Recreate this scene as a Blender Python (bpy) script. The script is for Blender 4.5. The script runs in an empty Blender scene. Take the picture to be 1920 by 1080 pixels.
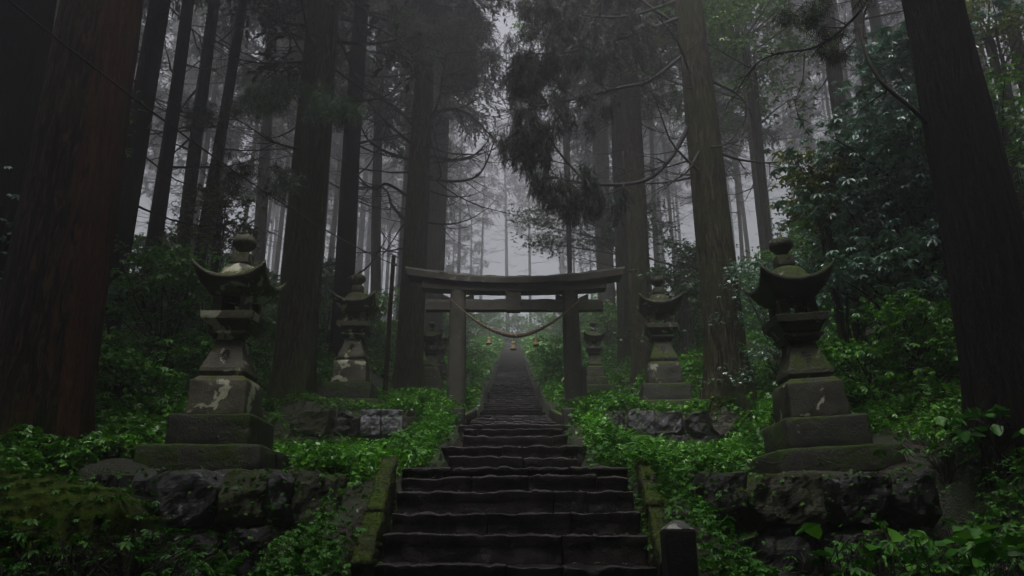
import bpy, math, random
import numpy as np
from mathutils import Vector, Matrix
R_ = math.radians
sc = bpy.context.scene
COL = sc.collection
rng = np.random.default_rng(11)
random.seed(11)

# ------------------------------------------------------------------ camera, world, sun
THETA = R_(18.0); FPX = 1444.0
cd = bpy.data.cameras.new('camera'); cam = bpy.data.objects.new('camera', cd); COL.objects.link(cam)
cd.sensor_width = 36; cd.lens = 36*FPX/1920; cd.clip_end = 600; cd.clip_start = .05
cam.location = (0, 0, 0); cam.rotation_euler = (math.pi/2+THETA, 0, 0)
sc.camera = cam
SUN_EL, SUN_AZ = 66, 200          # high, from behind the camera and a little left
w = bpy.data.worlds.new('World'); sc.world = w; w.use_nodes = True
nt = w.node_tree; bg = nt.nodes['Background']
sky = nt.nodes.new('ShaderNodeTexSky'); sky.sky_type = 'NISHITA'; sky.sun_disc = False
sky.sun_elevation = R_(SUN_EL); sky.sun_rotation = R_(SUN_AZ); sky.dust_density = 4; sky.air_density = 1.0
hs = nt.nodes.new('ShaderNodeHueSaturation'); hs.inputs['Saturation'].default_value = .22
nt.links.new(sky.outputs[0], hs.inputs['Color']); nt.links.new(hs.outputs[0], bg.inputs[0])
bg.inputs[1].default_value = .05
sd = bpy.data.lights.new('sun', 'SUN'); sd.energy = 1.5; sd.angle = R_(28); sd.color = (1, .97, .93)
so = bpy.data.objects.new('sun', sd); COL.objects.link(so)
so.rotation_euler = (R_(-(90-SUN_EL)), 0, R_(-SUN_AZ))
sc.view_settings.view_transform = 'Standard'; sc.view_settings.look = 'None'
sc.view_settings.exposure = 2.42; sc.view_settings.gamma = 1
cy = sc.cycles
cy.max_bounces = 5; cy.diffuse_bounces = 2; cy.glossy_bounces = 2; cy.transmission_bounces = 2
cy.volume_bounces = 2; cy.transparent_max_bounces = 4; cy.caustics_reflective = False; cy.caustics_refractive = False
cy.use_denoising = True; cy.sample_clamp_indirect = 3
HAZE = .0112

CT, ST = math.cos(THETA), math.sin(THETA)
def P(u, v, Y):
    x = (u-960)/FPX; q = (540-v)/FPX
    s = Y/(CT-ST*q)
    return Vector((x*s, Y, (ST+CT*q)*s))
def Zv(v, Y): return P(960, v, Y).z

# ------------------------------------------------------------------ numpy noise
def _h(i, j, k):
    n = (i*374761393 + j*668265263 + k*1442695041) & 0xffffffff
    n = ((n ^ (n >> 13))*1274126177) & 0xffffffff
    return ((n ^ (n >> 16)) & 0xffff)/65535.0
def vn(x, y, z=0.0):
    x, y, z = np.broadcast_arrays(np.asarray(x, float), np.asarray(y, float), np.asarray(z, float))
    xi, yi, zi = (np.floor(a).astype(np.int64) for a in (x, y, z))
    fx, fy, fz = x-xi, y-yi, z-zi
    fx, fy, fz = (f*f*(3-2*f) for f in (fx, fy, fz))
    r = 0
    for a in (0, 1):
        for b in (0, 1):
            for c in (0, 1):
                r = r + _h(xi+a, yi+b, zi+c)*(fx if a else 1-fx)*(fy if b else 1-fy)*(fz if c else 1-fz)
    return r*2-1
def fbm(x, y, z=0.0, o=4):
    r = 0; a = 1
    for i in range(o):
        r = r + a*vn(x*2**i+17*i, y*2**i+5*i, z*2**i+9*i); a *= .5
    return r
def sm(a, b, x):
    t = np.clip((np.asarray(x, float)-a)/(b-a), 0, 1); return t*t*(3-2*t)

# ------------------------------------------------------------------ object helpers
def tag(o, label=None, cat=None, group=None, kind=None):
    if label: o['label'] = label
    if cat: o['category'] = cat
    if group: o['group'] = group
    if kind: o['kind'] = kind
    return o
def empty(name, loc=(0, 0, 0), rz=0):
    o = bpy.data.objects.new(name, None); COL.objects.link(o); o.location = loc; o.rotation_euler = (0, 0, rz)
    o.empty_display_size = .2
    return o
def mesh(name, V, F, mat, parent=None, smooth=True, loc=None, rot=None):
    """V (n,3); F (m,k) array or list of lists"""
    me = bpy.data.meshes.new(name)
    V = np.asarray(V, np.float32)
    if isinstance(F, np.ndarray):
        m, k = F.shape
        me.vertices.add(len(V)); me.vertices.foreach_set('co', V.ravel())
        me.loops.add(m*k); me.loops.foreach_set('vertex_index', F.astype(np.int32).ravel())
        me.polygons.add(m); me.polygons.foreach_set('loop_start', np.arange(0, m*k, k, dtype=np.int32))
        me.update(calc_edges=True)
    else:
        me.from_pydata([tuple(v) for v in V.tolist()], [], [list(map(int, f)) for f in F]); me.update()
    if smooth: me.polygons.foreach_set('use_smooth', np.ones(len(me.polygons), bool))
    me.materials.append(mat)
    o = bpy.data.objects.new(name, me); COL.objects.link(o)
    if parent: o.parent = parent
    if loc is not None: o.location = loc
    if rot is not None: o.rotation_euler = rot
    return o
def copy_tree(o, parent=None):
    c = o.copy(); COL.objects.link(c)
    if parent: c.parent = parent
    for ch in list(o.children): copy_tree(ch, c)
    return c

class MB:
    def __init__(s): s.V = []; s.F = []; s.n = 0
    def add(s, V, F):
        V = np.asarray(V, float); s.V.append(V); s.F += [[i+s.n for i in f] for f in F]; s.n += len(V)
    def build(s, name, mat, parent=None, smooth=False, **k): return mesh(name, np.concatenate(s.V), s.F, mat, parent, smooth, **k)

_cache = {}
def rock_box(dx, dy, dz, n=(6, 6, 4), bev=.03, amp=.012, seed=0, top=None, freq=3.0, taper=(1, 1)):
    """box with worn rounded edges and a lumpy surface; base at z=0"""
    nx, ny, nz = n
    pts = {}; V = []; F = []
    def idx(i, j, k):
        if (i, j, k) not in pts:
            pts[(i, j, k)] = len(V); V.append((i/nx, j/ny, k/nz))
        return pts[(i, j, k)]
    for i in range(nx):
        for j in range(ny):
            F.append([idx(i, j, 0), idx(i, j+1, 0), idx(i+1, j+1, 0), idx(i+1, j, 0)])
            F.append([idx(i, j, nz), idx(i+1, j, nz), idx(i+1, j+1, nz), idx(i, j+1, nz)])
    for i in range(nx):
        for k in range(nz):
            F.append([idx(i, 0, k), idx(i+1, 0, k), idx(i+1, 0, k+1), idx(i, 0, k+1)])
            F.append([idx(i, ny, k), idx(i, ny, k+1), idx(i+1, ny, k+1), idx(i+1, ny, k)])
    for j in range(ny):
        for k in range(nz):
            F.append([idx(0, j, k), idx(0, j, k+1), idx(0, j+1, k+1), idx(0, j+1, k)])
            F.append([idx(nx, j, k), idx(nx, j+1, k), idx(nx, j+1, k+1), idx(nx, j, k+1)])
    V = np.array(V, float)
    # concentrate the first and last rows near the edges
    def warp(t, nn, b):
        out = t.copy()
        out = np.where(np.isclose(t, 1/nn), b, out); out = np.where(np.isclose(t, 1-1/nn), 1-b, out)
        return out
    V[:, 0] = warp(V[:, 0], nx, bev*1.2/dx); V[:, 1] = warp(V[:, 1], ny, bev*1.2/dy); V[:, 2] = warp(V[:, 2], nz, bev*1.2/dz)
    Pn = (V-np.array([.5, .5, 0]))*np.array([dx, dy, dz])
    lo = np.array([-dx/2+bev, -dy/2+bev, bev]); hi = np.array([dx/2-bev, dy/2-bev, dz-bev])
    c = np.clip(Pn, lo, hi); d = Pn-c; L = np.linalg.norm(d, axis=1)
    m = L > 1e-9
    Q = Pn.copy(); Q[m] = c[m]+d[m]/L[m, None]*bev
    if taper != (1, 1):
        t = Q[:, 2]/dz; Q[:, 0] *= 1+(taper[0]-1)*t; Q[:, 1] *= 1+(taper[1]-1)*t
    s = seed*7.31
    nrm = np.where(m[:, None], d/np.maximum(L, 1e-9)[:, None], 0)
    a = fbm(Q[:, 0]*freq+s, Q[:, 1]*freq+s*1.3, Q[:, 2]*freq-s, 3)
    Q += nrm*(a*amp)[:, None]
    return Q, F

def tube_arrays(lines, sides=6):
    """lines: list of (pts (n,3), radii (n))"""
    VV = []; FF = []; n0 = 0
    ang = np.linspace(0, 2*np.pi, sides, endpoint=False)
    for pts, rad in lines:
        pts = np.asarray(pts, float); rad = np.asarray(rad, float); n = len(pts)
        t = np.gradient(pts, axis=0); t /= np.maximum(np.linalg.norm(t, axis=1), 1e-9)[:, None]
        ref = np.where(np.abs(t[:, 2:3]) > .9, np.array([[1., 0, 0]]), np.array([[0, 0, 1.]]))
        a = np.cross(t, ref); a /= np.maximum(np.linalg.norm(a, axis=1), 1e-9)[:, None]
        b = np.cross(t, a)
        for i in range(1, n):      # keep frames from flipping
            if np.dot(a[i], a[i-1]) < 0: a[i] *= -1; b[i] *= -1
        V = pts[:, None, :]+rad[:, None, None]*(a[:, None, :]*np.cos(ang)[None, :, None]+b[:, None, :]*np.sin(ang)[None, :, None])
        VV.append(V.reshape(-1, 3))
        i = np.arange(n-1)[:, None]*sides; j = np.arange(sides)[None, :]; j2 = (j+1) % sides
        F = np.stack([i+j, i+j2, i+sides+j2, i+sides+j], -1).reshape(-1, 4)+n0
        FF.append(F); n0 += n*sides
    return np.concatenate(VV), np.concatenate(FF)

def rots(yaw, pitch, roll):
    cy_, sy = np.cos(yaw), np.sin(yaw); cp, sp = np.cos(pitch), np.sin(pitch); cr, sr = np.cos(roll), np.sin(roll)
    z = np.zeros_like(cy_); o = z+1
    Rz = np.stack([np.stack([cy_, -sy, z], -1), np.stack([sy, cy_, z], -1), np.stack([z, z, o], -1)], -2)
    Rx = np.stack([np.stack([o, z, z], -1), np.stack([z, cp, -sp], -1), np.stack([z, sp, cp], -1)], -2)
    Ry = np.stack([np.stack([cr, z, sr], -1), np.stack([z, o, z], -1), np.stack([-sr, z, cr], -1)], -2)
    return Rz@Rx@Ry
def scatter(T, TF, pos, yaw, pitch, roll, size):
    Rm = rots(yaw, pitch, roll)
    V = np.einsum('nij,kj->nki', Rm, T)*np.asarray(size)[:, None, None]+pos[:, None, :]
    k = len(T)
    F = (TF[None]+np.arange(len(pos))[:, None, None]*k).reshape(-1, TF.shape[1])
    return V.reshape(-1, 3), F
# leaf templates -----------------------------------------------------
OVAL = np.array([[0, 0, 0], [.3, .3, .07], [.27, .7, .03], [0, 1, -.12], [-.27, .7, .03], [-.3, .3, .07], [0, .5, -.03]], float)
OVALF = np.array([[0, 1, 2, 6], [6, 2, 3, 6], [0, 6, 4, 5], [6, 3, 4, 6]])[:, :]
OVAL = np.array([[0, 0, 0], [.33, .38, .08], [.2, .8, 0], [0, 1, -.12], [-.2, .8, 0], [-.33, .38, .08]], float)
OVALF = np.array([[0, 1, 2, 3], [0, 3, 4, 5]])
BLADE = np.array([[0, 0, 0], [.5, .35, 0], [0, 1, 0], [-.5, .35, 0]], float)
BLADEF = np.array([[0, 1, 2, 3]])
def compound(T, TF, parts):
    """parts: (offset, yaw, pitch, size)"""
    Vs = []; Fs = []; n = 0
    for off, ya, pi_, s in parts:
        Rm = rots(np.array([ya]), np.array([pi_]), np.array([0.]))[0]
        Vs.append((T*s)@Rm.T+np.array(off)); Fs.append(TF+n); n += len(T)
    return np.concatenate(Vs), np.concatenate(Fs)
NARROW = OVAL*np.array([.8, 1, 1])
# tri- and five-fingered leaf
TRI = compound(NARROW, OVALF, [((0, 0, 0), 0, -.15, .62), ((0, 0, 0), 1.15, -.2, .55), ((0, 0, 0), -1.15, -.2, .55)])
WHORL = compound(NARROW*np.array([.85, 1, 1]), OVALF, [((0, 0, 0), a, -.42, .6) for a in np.linspace(0, 2*np.pi, 7, endpoint=False)])
PALM = compound(NARROW*np.array([.9, 1, 1]), OVALF, [((0, 0, 0), a, -.25, s) for a, s in ((0, .65), (.75, .6), (-.75, .6), (1.6, .42), (-1.6, .42))])
FERN = compound(OVAL*np.array([.55, 1, 1]), OVALF, [((0, t_, .28*math.sin(t_*2.6)), sgn*1.25, -.1-.3*t_, .27*(1-.75*t_)*min(1, .4+t_*4)) for t_ in np.linspace(.1, .97, 13) for sgn in (-1, 1)])
# cedar spray: a rope of short needles
def spray(nb=9, droop=.0, wid=.05, seed=1):
    r = np.random.default_rng(seed); pr = []
    for i in range(nb):
        t = i/nb
        pr.append(((0, t*.75, -droop*t*t), r.uniform(-.6, .6), r.uniform(-.5, .4), r.uniform(.26, .42)))
    T = BLADE*np.array([wid/.35*2, 1, 1])
    return compound(T, BLADEF, pr)
SPRAY = spray(13, .14, .019, 3)
SPRAYBIG = spray(7, .12, .075, 5)
TUFT = compound(BLADE*np.array([.075, 1, 1]), BLADEF, [((0, 0, 0), a, p, s) for a, p, s in ((0, .1, .9), (.5, -.3, 1), (-.5, .3, .8), (1.1, -.5, .7), (-1.0, -.2, .9), (.2, .7, .7), (2.4, -.4, .5))])

# ------------------------------------------------------------------ materials
def newmat(name):
    m = bpy.data.materials.new(name); m.use_nodes = True
    t = m.node_tree; b = t.nodes['Principled BSDF']; return m, t, b
def N(t, kind, **kw):
    n = t.nodes.new(kind)
    for k, v in kw.items():
        if k in n.inputs: n.inputs[k].default_value = v
        else: setattr(n, k, v)
    return n
def ramp(t, fac, stops):
    r = t.nodes.new('ShaderNodeValToRGB'); e = r.color_ramp.elements
    while len(e) < len(stops): e.new(.5)
    for x, (p, c) in zip(e, stops): x.position = p; x.color = (*c, 1) if len(c) == 3 else c
    t.links.new(fac, r.inputs[0]); return r.outputs[0]
def noise(t, vec, scale, detail=5, rough=.6, dist=0):
    n = N(t, 'ShaderNodeTexNoise'); n.inputs['Scale'].default_value = scale; n.inputs['Detail'].default_value = detail
    n.inputs['Roughness'].default_value = rough; n.inputs['Distortion'].default_value = dist
    t.links.new(vec, n.inputs['Vector']); return n.outputs[0]
def mixc(t, f, a, b):
    m = N(t, 'ShaderNodeMix', data_type='RGBA')
    for s, x in ((0, f), (6, a), (7, b)):
        if isinstance(x, (int, float)): m.inputs[s].default_value = x
        elif isinstance(x, tuple): m.inputs[s].default_value = (*x, 1)
        else: t.links.new(x, m.inputs[s])
    return m.outputs[2]
def math_(t, op, a, b=None, c=None):
    m = N(t, 'ShaderNodeMath', operation=op)
    for s, x in enumerate((a, b, c)):
        if x is None: continue
        if isinstance(x, (int, float)): m.inputs[s].default_value = x
        else: t.links.new(x, m.inputs[s])
    return m.outputs[0]
def bump(t, b, h, st, dist=.02):
    n = N(t, 'ShaderNodeBump'); n.inputs['Strength'].default_value = st; n.inputs['Distance'].default_value = dist
    t.links.new(h, n.inputs['Height']); t.links.new(n.outputs[0], b.inputs['Normal'])

def stone_mat(name, dark, mid, lichen=(.30, .30, .25), lich_thr=.60, moss=(.045, .065, .008), moss_thr=.62, rough=.62, scale=1.0, mossup=.55, vary=.3):
    m, t, b = newmat(name)
    tc = N(t, 'ShaderNodeTexCoord'); v = tc.outputs['Object']
    info = N(t, 'ShaderNodeObjectInfo')
    va = N(t, 'ShaderNodeVectorMath', operation='ADD'); t.links.new(v, va.inputs[0]); 
    cmb = N(t, 'ShaderNodeCombineXYZ'); mul = math_(t, 'MULTIPLY', info.outputs['Random'], 31.0)
    for i in range(3): t.links.new(mul, cmb.inputs[i])
    t.links.new(cmb.outputs[0], va.inputs[1]); v = va.outputs[0]
    n1 = noise(t, v, 2.2*scale, 6, .65); n2 = noise(t, v, 13*scale, 5, .7); n3 = noise(t, v, 4.5*scale, 4, .55, .6); n4 = noise(t, v, 60*scale, 3, .7)
    base = ramp(t, n1, [(.32, dark), (.62, mid), (.8, tuple(x*1.35 for x in mid))])
    base = mixc(t, math_(t, 'MULTIPLY', n2, .75), base, dark)
    lm = ramp(t, n3, [(lich_thr, (0, 0, 0)), (lich_thr+.04, (1, 1, 1))])
    base = mixc(t, lm, base, lichen)
    geo = N(t, 'ShaderNodeNewGeometry'); sx = N(t, 'ShaderNodeSeparateXYZ'); t.links.new(geo.outputs['Normal'], sx.inputs[0])
    mf = math_(t, 'ADD', math_(t, 'MULTIPLY', sx.outputs[2], mossup*.45), n1)
    mf = math_(t, 'ADD', mf, math_(t, 'MULTIPLY', n2, .22))
    mm = ramp(t, mf, [(moss_thr+.08, (0, 0, 0)), (moss_thr+.18, (1, 1, 1))])
    mc = ramp(t, n2, [(.3, tuple(x*.45 for x in moss)), (.7, tuple(x*1.5 for x in moss))])
    base = mixc(t, mm, base, mc)
    hv = N(t, 'ShaderNodeHueSaturation'); t.links.new(base, hv.inputs['Color']); t.links.new(math_(t, 'ADD', math_(t, 'MULTIPLY', info.outputs['Random'], vary), 1-vary*.45), hv.inputs['Value']); base = hv.outputs[0]
    t.links.new(base, b.inputs['Base Color'])
    rr = math_(t, 'ADD', math_(t, 'MULTIPLY', mm, .3), rough); t.links.new(rr, b.inputs['Roughness'])
    b.inputs['Specular IOR Level'].default_value = .3
    hgt = math_(t, 'ADD', math_(t, 'ADD', n2, math_(t, 'MULTIPLY', n4, .5)), math_(t, 'MULTIPLY', mm, .6))
    bump(t, b, hgt, .55, .025)
    return m
def bark_mat(name, c1, c2, moss=(.03, .045, .008), mossf=.5, tint=None, sc_=1.0):
    m, t, b = newmat(name)
    tc = N(t, 'ShaderNodeTexCoord'); mp = N(t, 'ShaderNodeMapping'); t.links.new(tc.outputs['Object'], mp.inputs[0])
    info = N(t, 'ShaderNodeObjectInfo'); cmb = N(t, 'ShaderNodeCombineXYZ'); mul = math_(t, 'MULTIPLY', info.outputs['Random'], 40.)
    t.links.new(mul, cmb.inputs[2]); t.links.new(cmb.outputs[0], mp.inputs['Location'])
    mp.inputs['Scale'].default_value = (9*sc_, 9*sc_, 1.3*sc_)
    v = mp.outputs[0]
    n1 = noise(t, v, 2.2, 6, .7, .7); n2 = noise(t, v, 7.0, 4, .7, .3); n3 = noise(t, tc.outputs['Object'], .9, 4, .6); n5 = noise(t, tc.outputs['Object'], 30, 3, .7)
    base = ramp(t, n1, [(.42, tuple(x*.10 for x in c1)), (.5, c1), (.60, tuple(x*1.2 for x in c2))])  # low noise darkened strongly to paint contrast into fissures the bump barely shades
    base = mixc(t, math_(t, 'MULTIPLY', n2, .6), base, tuple(x*.35 for x in c1))
    if tint:
        geo = N(t, 'ShaderNodeNewGeometry'); sx = N(t, 'ShaderNodeSeparateXYZ'); t.links.new(geo.outputs['Normal'], sx.inputs[0])
        f = ramp(t, math_(t, 'ADD', math_(t, 'MULTIPLY', sx.outputs[0], .8), math_(t, 'MULTIPLY', math_(t, 'ADD', n3, n1), .45)), [(.93, (0, 0, 0)), (1.08, (1, 1, 1))])
        base = mixc(t, f, base, ramp(t, n1, [(.38, tuple(x*.25 for x in tint)), (.66, tint)]))
    mm = ramp(t, math_(t, 'ADD', n3, math_(t, 'MULTIPLY', n5, .3)), [(1-mossf+.05, (0, 0, 0)), (1-mossf+.3, (.85, .85, .85))])
    base = mixc(t, mm, base, moss)
    t.links.new(base, b.inputs['Base Color']); b.inputs['Roughness'].default_value = .85; b.inputs['Specular IOR Level'].default_value = .1
    bump(t, b, math_(t, 'ADD', n1, math_(t, 'MULTIPLY', n2, .5)), 1.0, .13)
    return m
def leaf_mat(name, stops, rough=.4, trans=.3, spec=.5):
    m, t, b = newmat(name)
    geo = N(t, 'ShaderNodeNewGeometry')
    tc = N(t, 'ShaderNodeTexCoord')
    n = noise(t, tc.outputs['Object'], .8, 3, .6)
    f = math_(t, 'ADD', math_(t, 'MULTIPLY', geo.outputs['Random Per Island'], .6), math_(t, 'MULTIPLY', n, .5))
    c = ramp(t, f, stops)
    t.links.new(c, b.inputs['Base Color']); b.inputs['Roughness'].default_value = rough; b.inputs['Specular IOR Level'].default_value = spec
    if trans:
        tr = N(t, 'ShaderNodeBsdfTranslucent'); mx = N(t, 'ShaderNodeMixShader'); mx.inputs[0].default_value = trans
        t.links.new(c, tr.inputs[0]); t.links.new(b.outputs[0], mx.inputs[1]); t.links.new(tr.outputs[0], mx.inputs[2])
        t.links.new(mx.outputs[0], t.nodes['Material Output'].inputs[0])
    return m

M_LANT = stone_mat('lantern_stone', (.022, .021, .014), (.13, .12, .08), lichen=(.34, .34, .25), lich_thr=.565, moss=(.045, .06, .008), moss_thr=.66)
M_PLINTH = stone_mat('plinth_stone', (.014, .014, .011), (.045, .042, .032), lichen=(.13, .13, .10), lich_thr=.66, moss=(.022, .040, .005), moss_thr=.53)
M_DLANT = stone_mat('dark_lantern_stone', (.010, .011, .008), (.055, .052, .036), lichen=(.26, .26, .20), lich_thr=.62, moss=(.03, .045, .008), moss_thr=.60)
M_TORII = stone_mat('gate_stone', (.022, .022, .017), (.075, .07, .052), lichen=(.15, .15, .12), lich_thr=.68, moss=(.04, .05, .01), moss_thr=.72, scale=1.1)
M_STEP = stone_mat('step_stone', (.004, .0035, .0035), (.036, .030, .027), lichen=(.06, .055, .052), lich_thr=.66, moss=(.03, .04, .008), moss_thr=.80, rough=.36, mossup=.25, scale=1.7, vary=.9)
M_KERB = stone_mat('mossy_kerb', (.014, .014, .009), (.04, .038, .024), lichen=(.1, .1, .07), lich_thr=.7, moss=(.034, .055, .004), moss_thr=.66)
M_PALE = stone_mat('blue_grey_rock', (.05, .05, .058), (.19, .185, .215), lichen=(.26, .25, .29), lich_thr=.66, moss=(.03, .045, .008), moss_thr=.95, rough=.4, scale=2)
M_DARKR = stone_mat('dark_wet_rock', (.004, .004, .004), (.020, .019, .021), lichen=(.085, .08, .10), lich_thr=.63, moss=(.018, .034, .004), moss_thr=.66, rough=.6)
M_MOSSR = stone_mat('moss_covered_rock', (.02, .02, .015), (.05, .045, .03), lichen=(.16, .15, .10), lich_thr=.68, moss=(.016, .030, .002), moss_thr=.60, rough=.7)
M_EARTH, t, b = newmat('dark_forest_earth')
tc = N(t, 'ShaderNodeTexCoord'); n1 = noise(t, tc.outputs['Object'], 1.1, 6, .65); n2 = noise(t, tc.outputs['Object'], 14, 5, .75); n3 = noise(t, tc.outputs['Object'], 55, 3, .7)
c = ramp(t, n2, [(.3, (.008, .006, .004)), (.6, (.035, .025, .018)), (.78, (.08, .06, .045))])
g = ramp(t, n1, [(.42, (0, 0, 0)), (.6, (.9, .9, .9))])
t.links.new(mixc(t, g, c, ramp(t, n3, [(.3, (.006, .014, .003)), (.7, (.025, .05, .008))])), b.inputs['Base Color'])
b.inputs['Roughness'].default_value = .55; bump(t, b, math_(t, 'ADD', n2, math_(t, 'MULTIPLY', n3, .4)), .9, .08)

M_BARK = bark_mat('cedar_bark', (.036, .030, .017), (.092, .080, .046), mossf=.46)
M_BARKRED = bark_mat('red_cedar_bark', (.026, .016, .008), (.085, .056, .028), mossf=.36, tint=(.10, .040, .016))
M_BARKDK = bark_mat('dark_cedar_bark', (.008, .006, .005), (.018, .014, .011), mossf=.3)  # near-black tone; on the right edge trunk it paints in vignette darkness
M_BARKMOSS = bark_mat('mossy_cedar_bark', (.042, .034, .02), (.12, .10, .06), moss=(.035, .055, .008), mossf=.55)
M_BARKFAR = bark_mat('distant_cedar_bark', (.03, .026, .019), (.06, .053, .04), mossf=.3, sc_=.8)
M_TWIG, t, b = newmat('dead_twig'); b.inputs['Base Color'].default_value = (.011, .009, .007, 1); b.inputs['Roughness'].default_value = .9
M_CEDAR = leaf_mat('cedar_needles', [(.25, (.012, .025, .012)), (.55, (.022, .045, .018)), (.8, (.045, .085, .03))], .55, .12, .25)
M_CEDARD = leaf_mat('shaded_cedar_needles', [(.25, (.004, .009, .006)), (.55, (.008, .017, .009)), (.8, (.018, .04, .018))], .6, .08, .2)  # needle colour darkened to read as a backlit silhouette
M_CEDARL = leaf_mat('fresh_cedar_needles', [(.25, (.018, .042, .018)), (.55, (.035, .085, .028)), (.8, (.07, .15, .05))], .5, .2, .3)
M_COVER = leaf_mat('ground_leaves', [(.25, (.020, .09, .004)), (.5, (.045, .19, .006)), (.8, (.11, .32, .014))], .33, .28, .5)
M_COVERD = leaf_mat('deep_green_leaves', [(.25, (.014, .07, .004)), (.5, (.028, .135, .007)), (.8, (.07, .22, .012))], .5, .25, .3)  # darker green for herbs, ferns, creepers and some shrubs
M_BROAD = leaf_mat('broad_leaves', [(.25, (.022, .085, .006)), (.55, (.06, .18, .014)), (.85, (.15, .30, .03))], .35, .3, .5)
M_GLOSS = leaf_mat('glossy_painted_sheen', [(.25, (.03, .085, .045)), (.55, (.08, .19, .12)), (.85, (.26, .38, .30))], .28, .15, 1.0)  # real gloss, plus pale blue-green in the colour imitating sky sheen
M_YEL = leaf_mat('yellow_green_leaves', [(.25, (.035, .06, .006)), (.55, (.075, .12, .012)), (.85, (.15, .19, .03))], .4, .35, .4)
M_MOSST = leaf_mat('moss_tufts', [(.25, (.02, .035, .003)), (.5, (.03, .055, .004)), (.8, (.06, .095, .008))], .8, .1, .1)
M_LITTER = leaf_mat('leaf_litter', [(.25, (.02, .012, .007)), (.5, (.05, .03, .018)), (.8, (.11, .075, .045))], .45, 0, .4)
M_CUT, t, b = newmat('recess_look_dark'); b.inputs['Base Color'].default_value = (.004, .003, .002, 1); b.inputs['Roughness'].default_value = .9  # near-black raised strokes coloured to look recessed into the shaft
M_ROPE, t, b = newmat('straw_rope_fibre'); tc = N(t, 'ShaderNodeTexCoord'); n1 = noise(t, tc.outputs['Object'], 40, 4, .7)
t.links.new(ramp(t, n1, [(.3, (.05, .032, .02)), (.7, (.24, .16, .10))]), b.inputs['Base Color']); b.inputs['Roughness'].default_value = .85; bump(t, b, n1, .8, .02)
M_STRAW, t, b = newmat('pale_straw'); tc = N(t, 'ShaderNodeTexCoord'); mp = N(t, 'ShaderNodeMapping'); mp.inputs['Scale'].default_value = (120, 120, 12); t.links.new(tc.outputs['Object'], mp.inputs[0]); n1 = noise(t, mp.outputs[0], 1, 4, .7)
t.links.new(ramp(t, n1, [(.3, (.16, .12, .06)), (.7, (.5, .4, .24))]), b.inputs['Base Color']); b.inputs['Roughness'].default_value = .8; bump(t, b, n1, .8, .01)
M_WIRE, t, b = newmat('black_cable'); b.inputs['Base Color'].default_value = (.008, .008, .008, 1); b.inputs['Roughness'].default_value = .5
M_POLE = bark_mat('weathered_pole', (.035, .02, .014), (.08, .05, .035), mossf=.15)

# ------------------------------------------------------------------ terrain
BY = [-12, 0, 5, 6, 7.85, 9.1, 9.6, 10.6, 12, 16.5, 22, 35, 70, 122]
BZ = [-2.6, -1.5, -.6, -.19, .67, .9, 1.08, 1.32, 1.68, 2.5, 3.85, 7.3, 17.2, 31.5]
SAY = [-12, 0, 4.5, 7.52, 7.62, 8.8, 11, 14.42, 14.52, 16, 17, 18, 20, 24, 35, 70, 122]
SAZ = [-2.4, -1.4, -.75, -.42, .60, .66, 1.0, 1.52, 2.28, 2.65, 3.0, 3.35, 3.85, 4.8, 7.7, 17.6, 32]
SBY = [-12, 0, 4.5, 9, 14.4, 17, 20, 24, 35, 70, 122]
SBZ = [-2.2, -1.2, -.45, .75, 1.95, 3.0, 3.85, 4.8, 7.7, 17.6, 32]
def ground(x, y):
    x = np.asarray(x, float); y = np.asarray(y, float); ax = np.abs(x-.03)
    base = np.interp(y, BY, BZ)
    a = np.interp(y, SAY, SAZ); bb = np.interp(y, SBY, SBZ)
    k = sm(3.75, 4.7, ax)
    # plateaus under the retaining walls begin a little out from the stair
    inn = np.where(y < 12, sm(1.55, 1.8, ax), sm(1.5, 1.95, ax))
    hold = sm(16.2, 17, y)*(1-sm(23, 27, y))
    inn = inn*(1-hold)+sm(2.9, 4.2, ax)*hold
    low_ = base*1.0+.02
    aa = (bb*(1-hold)+low_*hold)*(1-inn)+a*inn
    side = aa*(1-k)+bb*k
    lat = np.where(x > 0, .46*np.maximum(0, ax-3.6)**1.02, .25*np.maximum(0, ax-3.6))
    lat = lat*sm(3, 9, y)*(1-.35*sm(20, 60, y))
    lat = np.minimum(lat, 14)
    side = side+lat+.10*fbm(x*.5, y*.5, 0, 4)*sm(1.6, 3.5, ax)
    hw = np.where(y < 8, 1.12, .78)
    e = sm(0, .75, ax-hw)
    z = (base-.34)*(1-e)+side*e
    edge = sm(hw*1.0, hw+.12, ax)*(1-e)*.3
    return z+edge
xs = np.unique(np.round(np.concatenate([np.linspace(-60, -12, 34), np.linspace(-12, -4.8, 46), np.linspace(-4.8, 4.8, 150), np.linspace(4.8, 12, 46), np.linspace(12, 60, 34)]), 4))
ys = np.unique(np.round(np.concatenate([np.linspace(-12, 3, 18), np.linspace(3, 9, 100), np.linspace(9, 18, 110), np.linspace(18, 40, 100), np.linspace(40, 122, 80)]), 4))
X, Y = np.meshgrid(xs, ys); Z = ground(X, Y)+.02*fbm(X*4, Y*4, 3, 3)
nx, ny = len(xs), len(ys); i, j = np.meshgrid(np.arange(nx-1), np.arange(ny-1)); q = (j*nx+i).ravel()
tag(mesh('ground', np.stack([X, Y, Z], -1).reshape(-1, 3), np.stack([q, q+1, q+1+nx, q+nx], -1), M_EARTH), kind='structure')
def gz(x, y): return float(ground(x, y))

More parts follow.
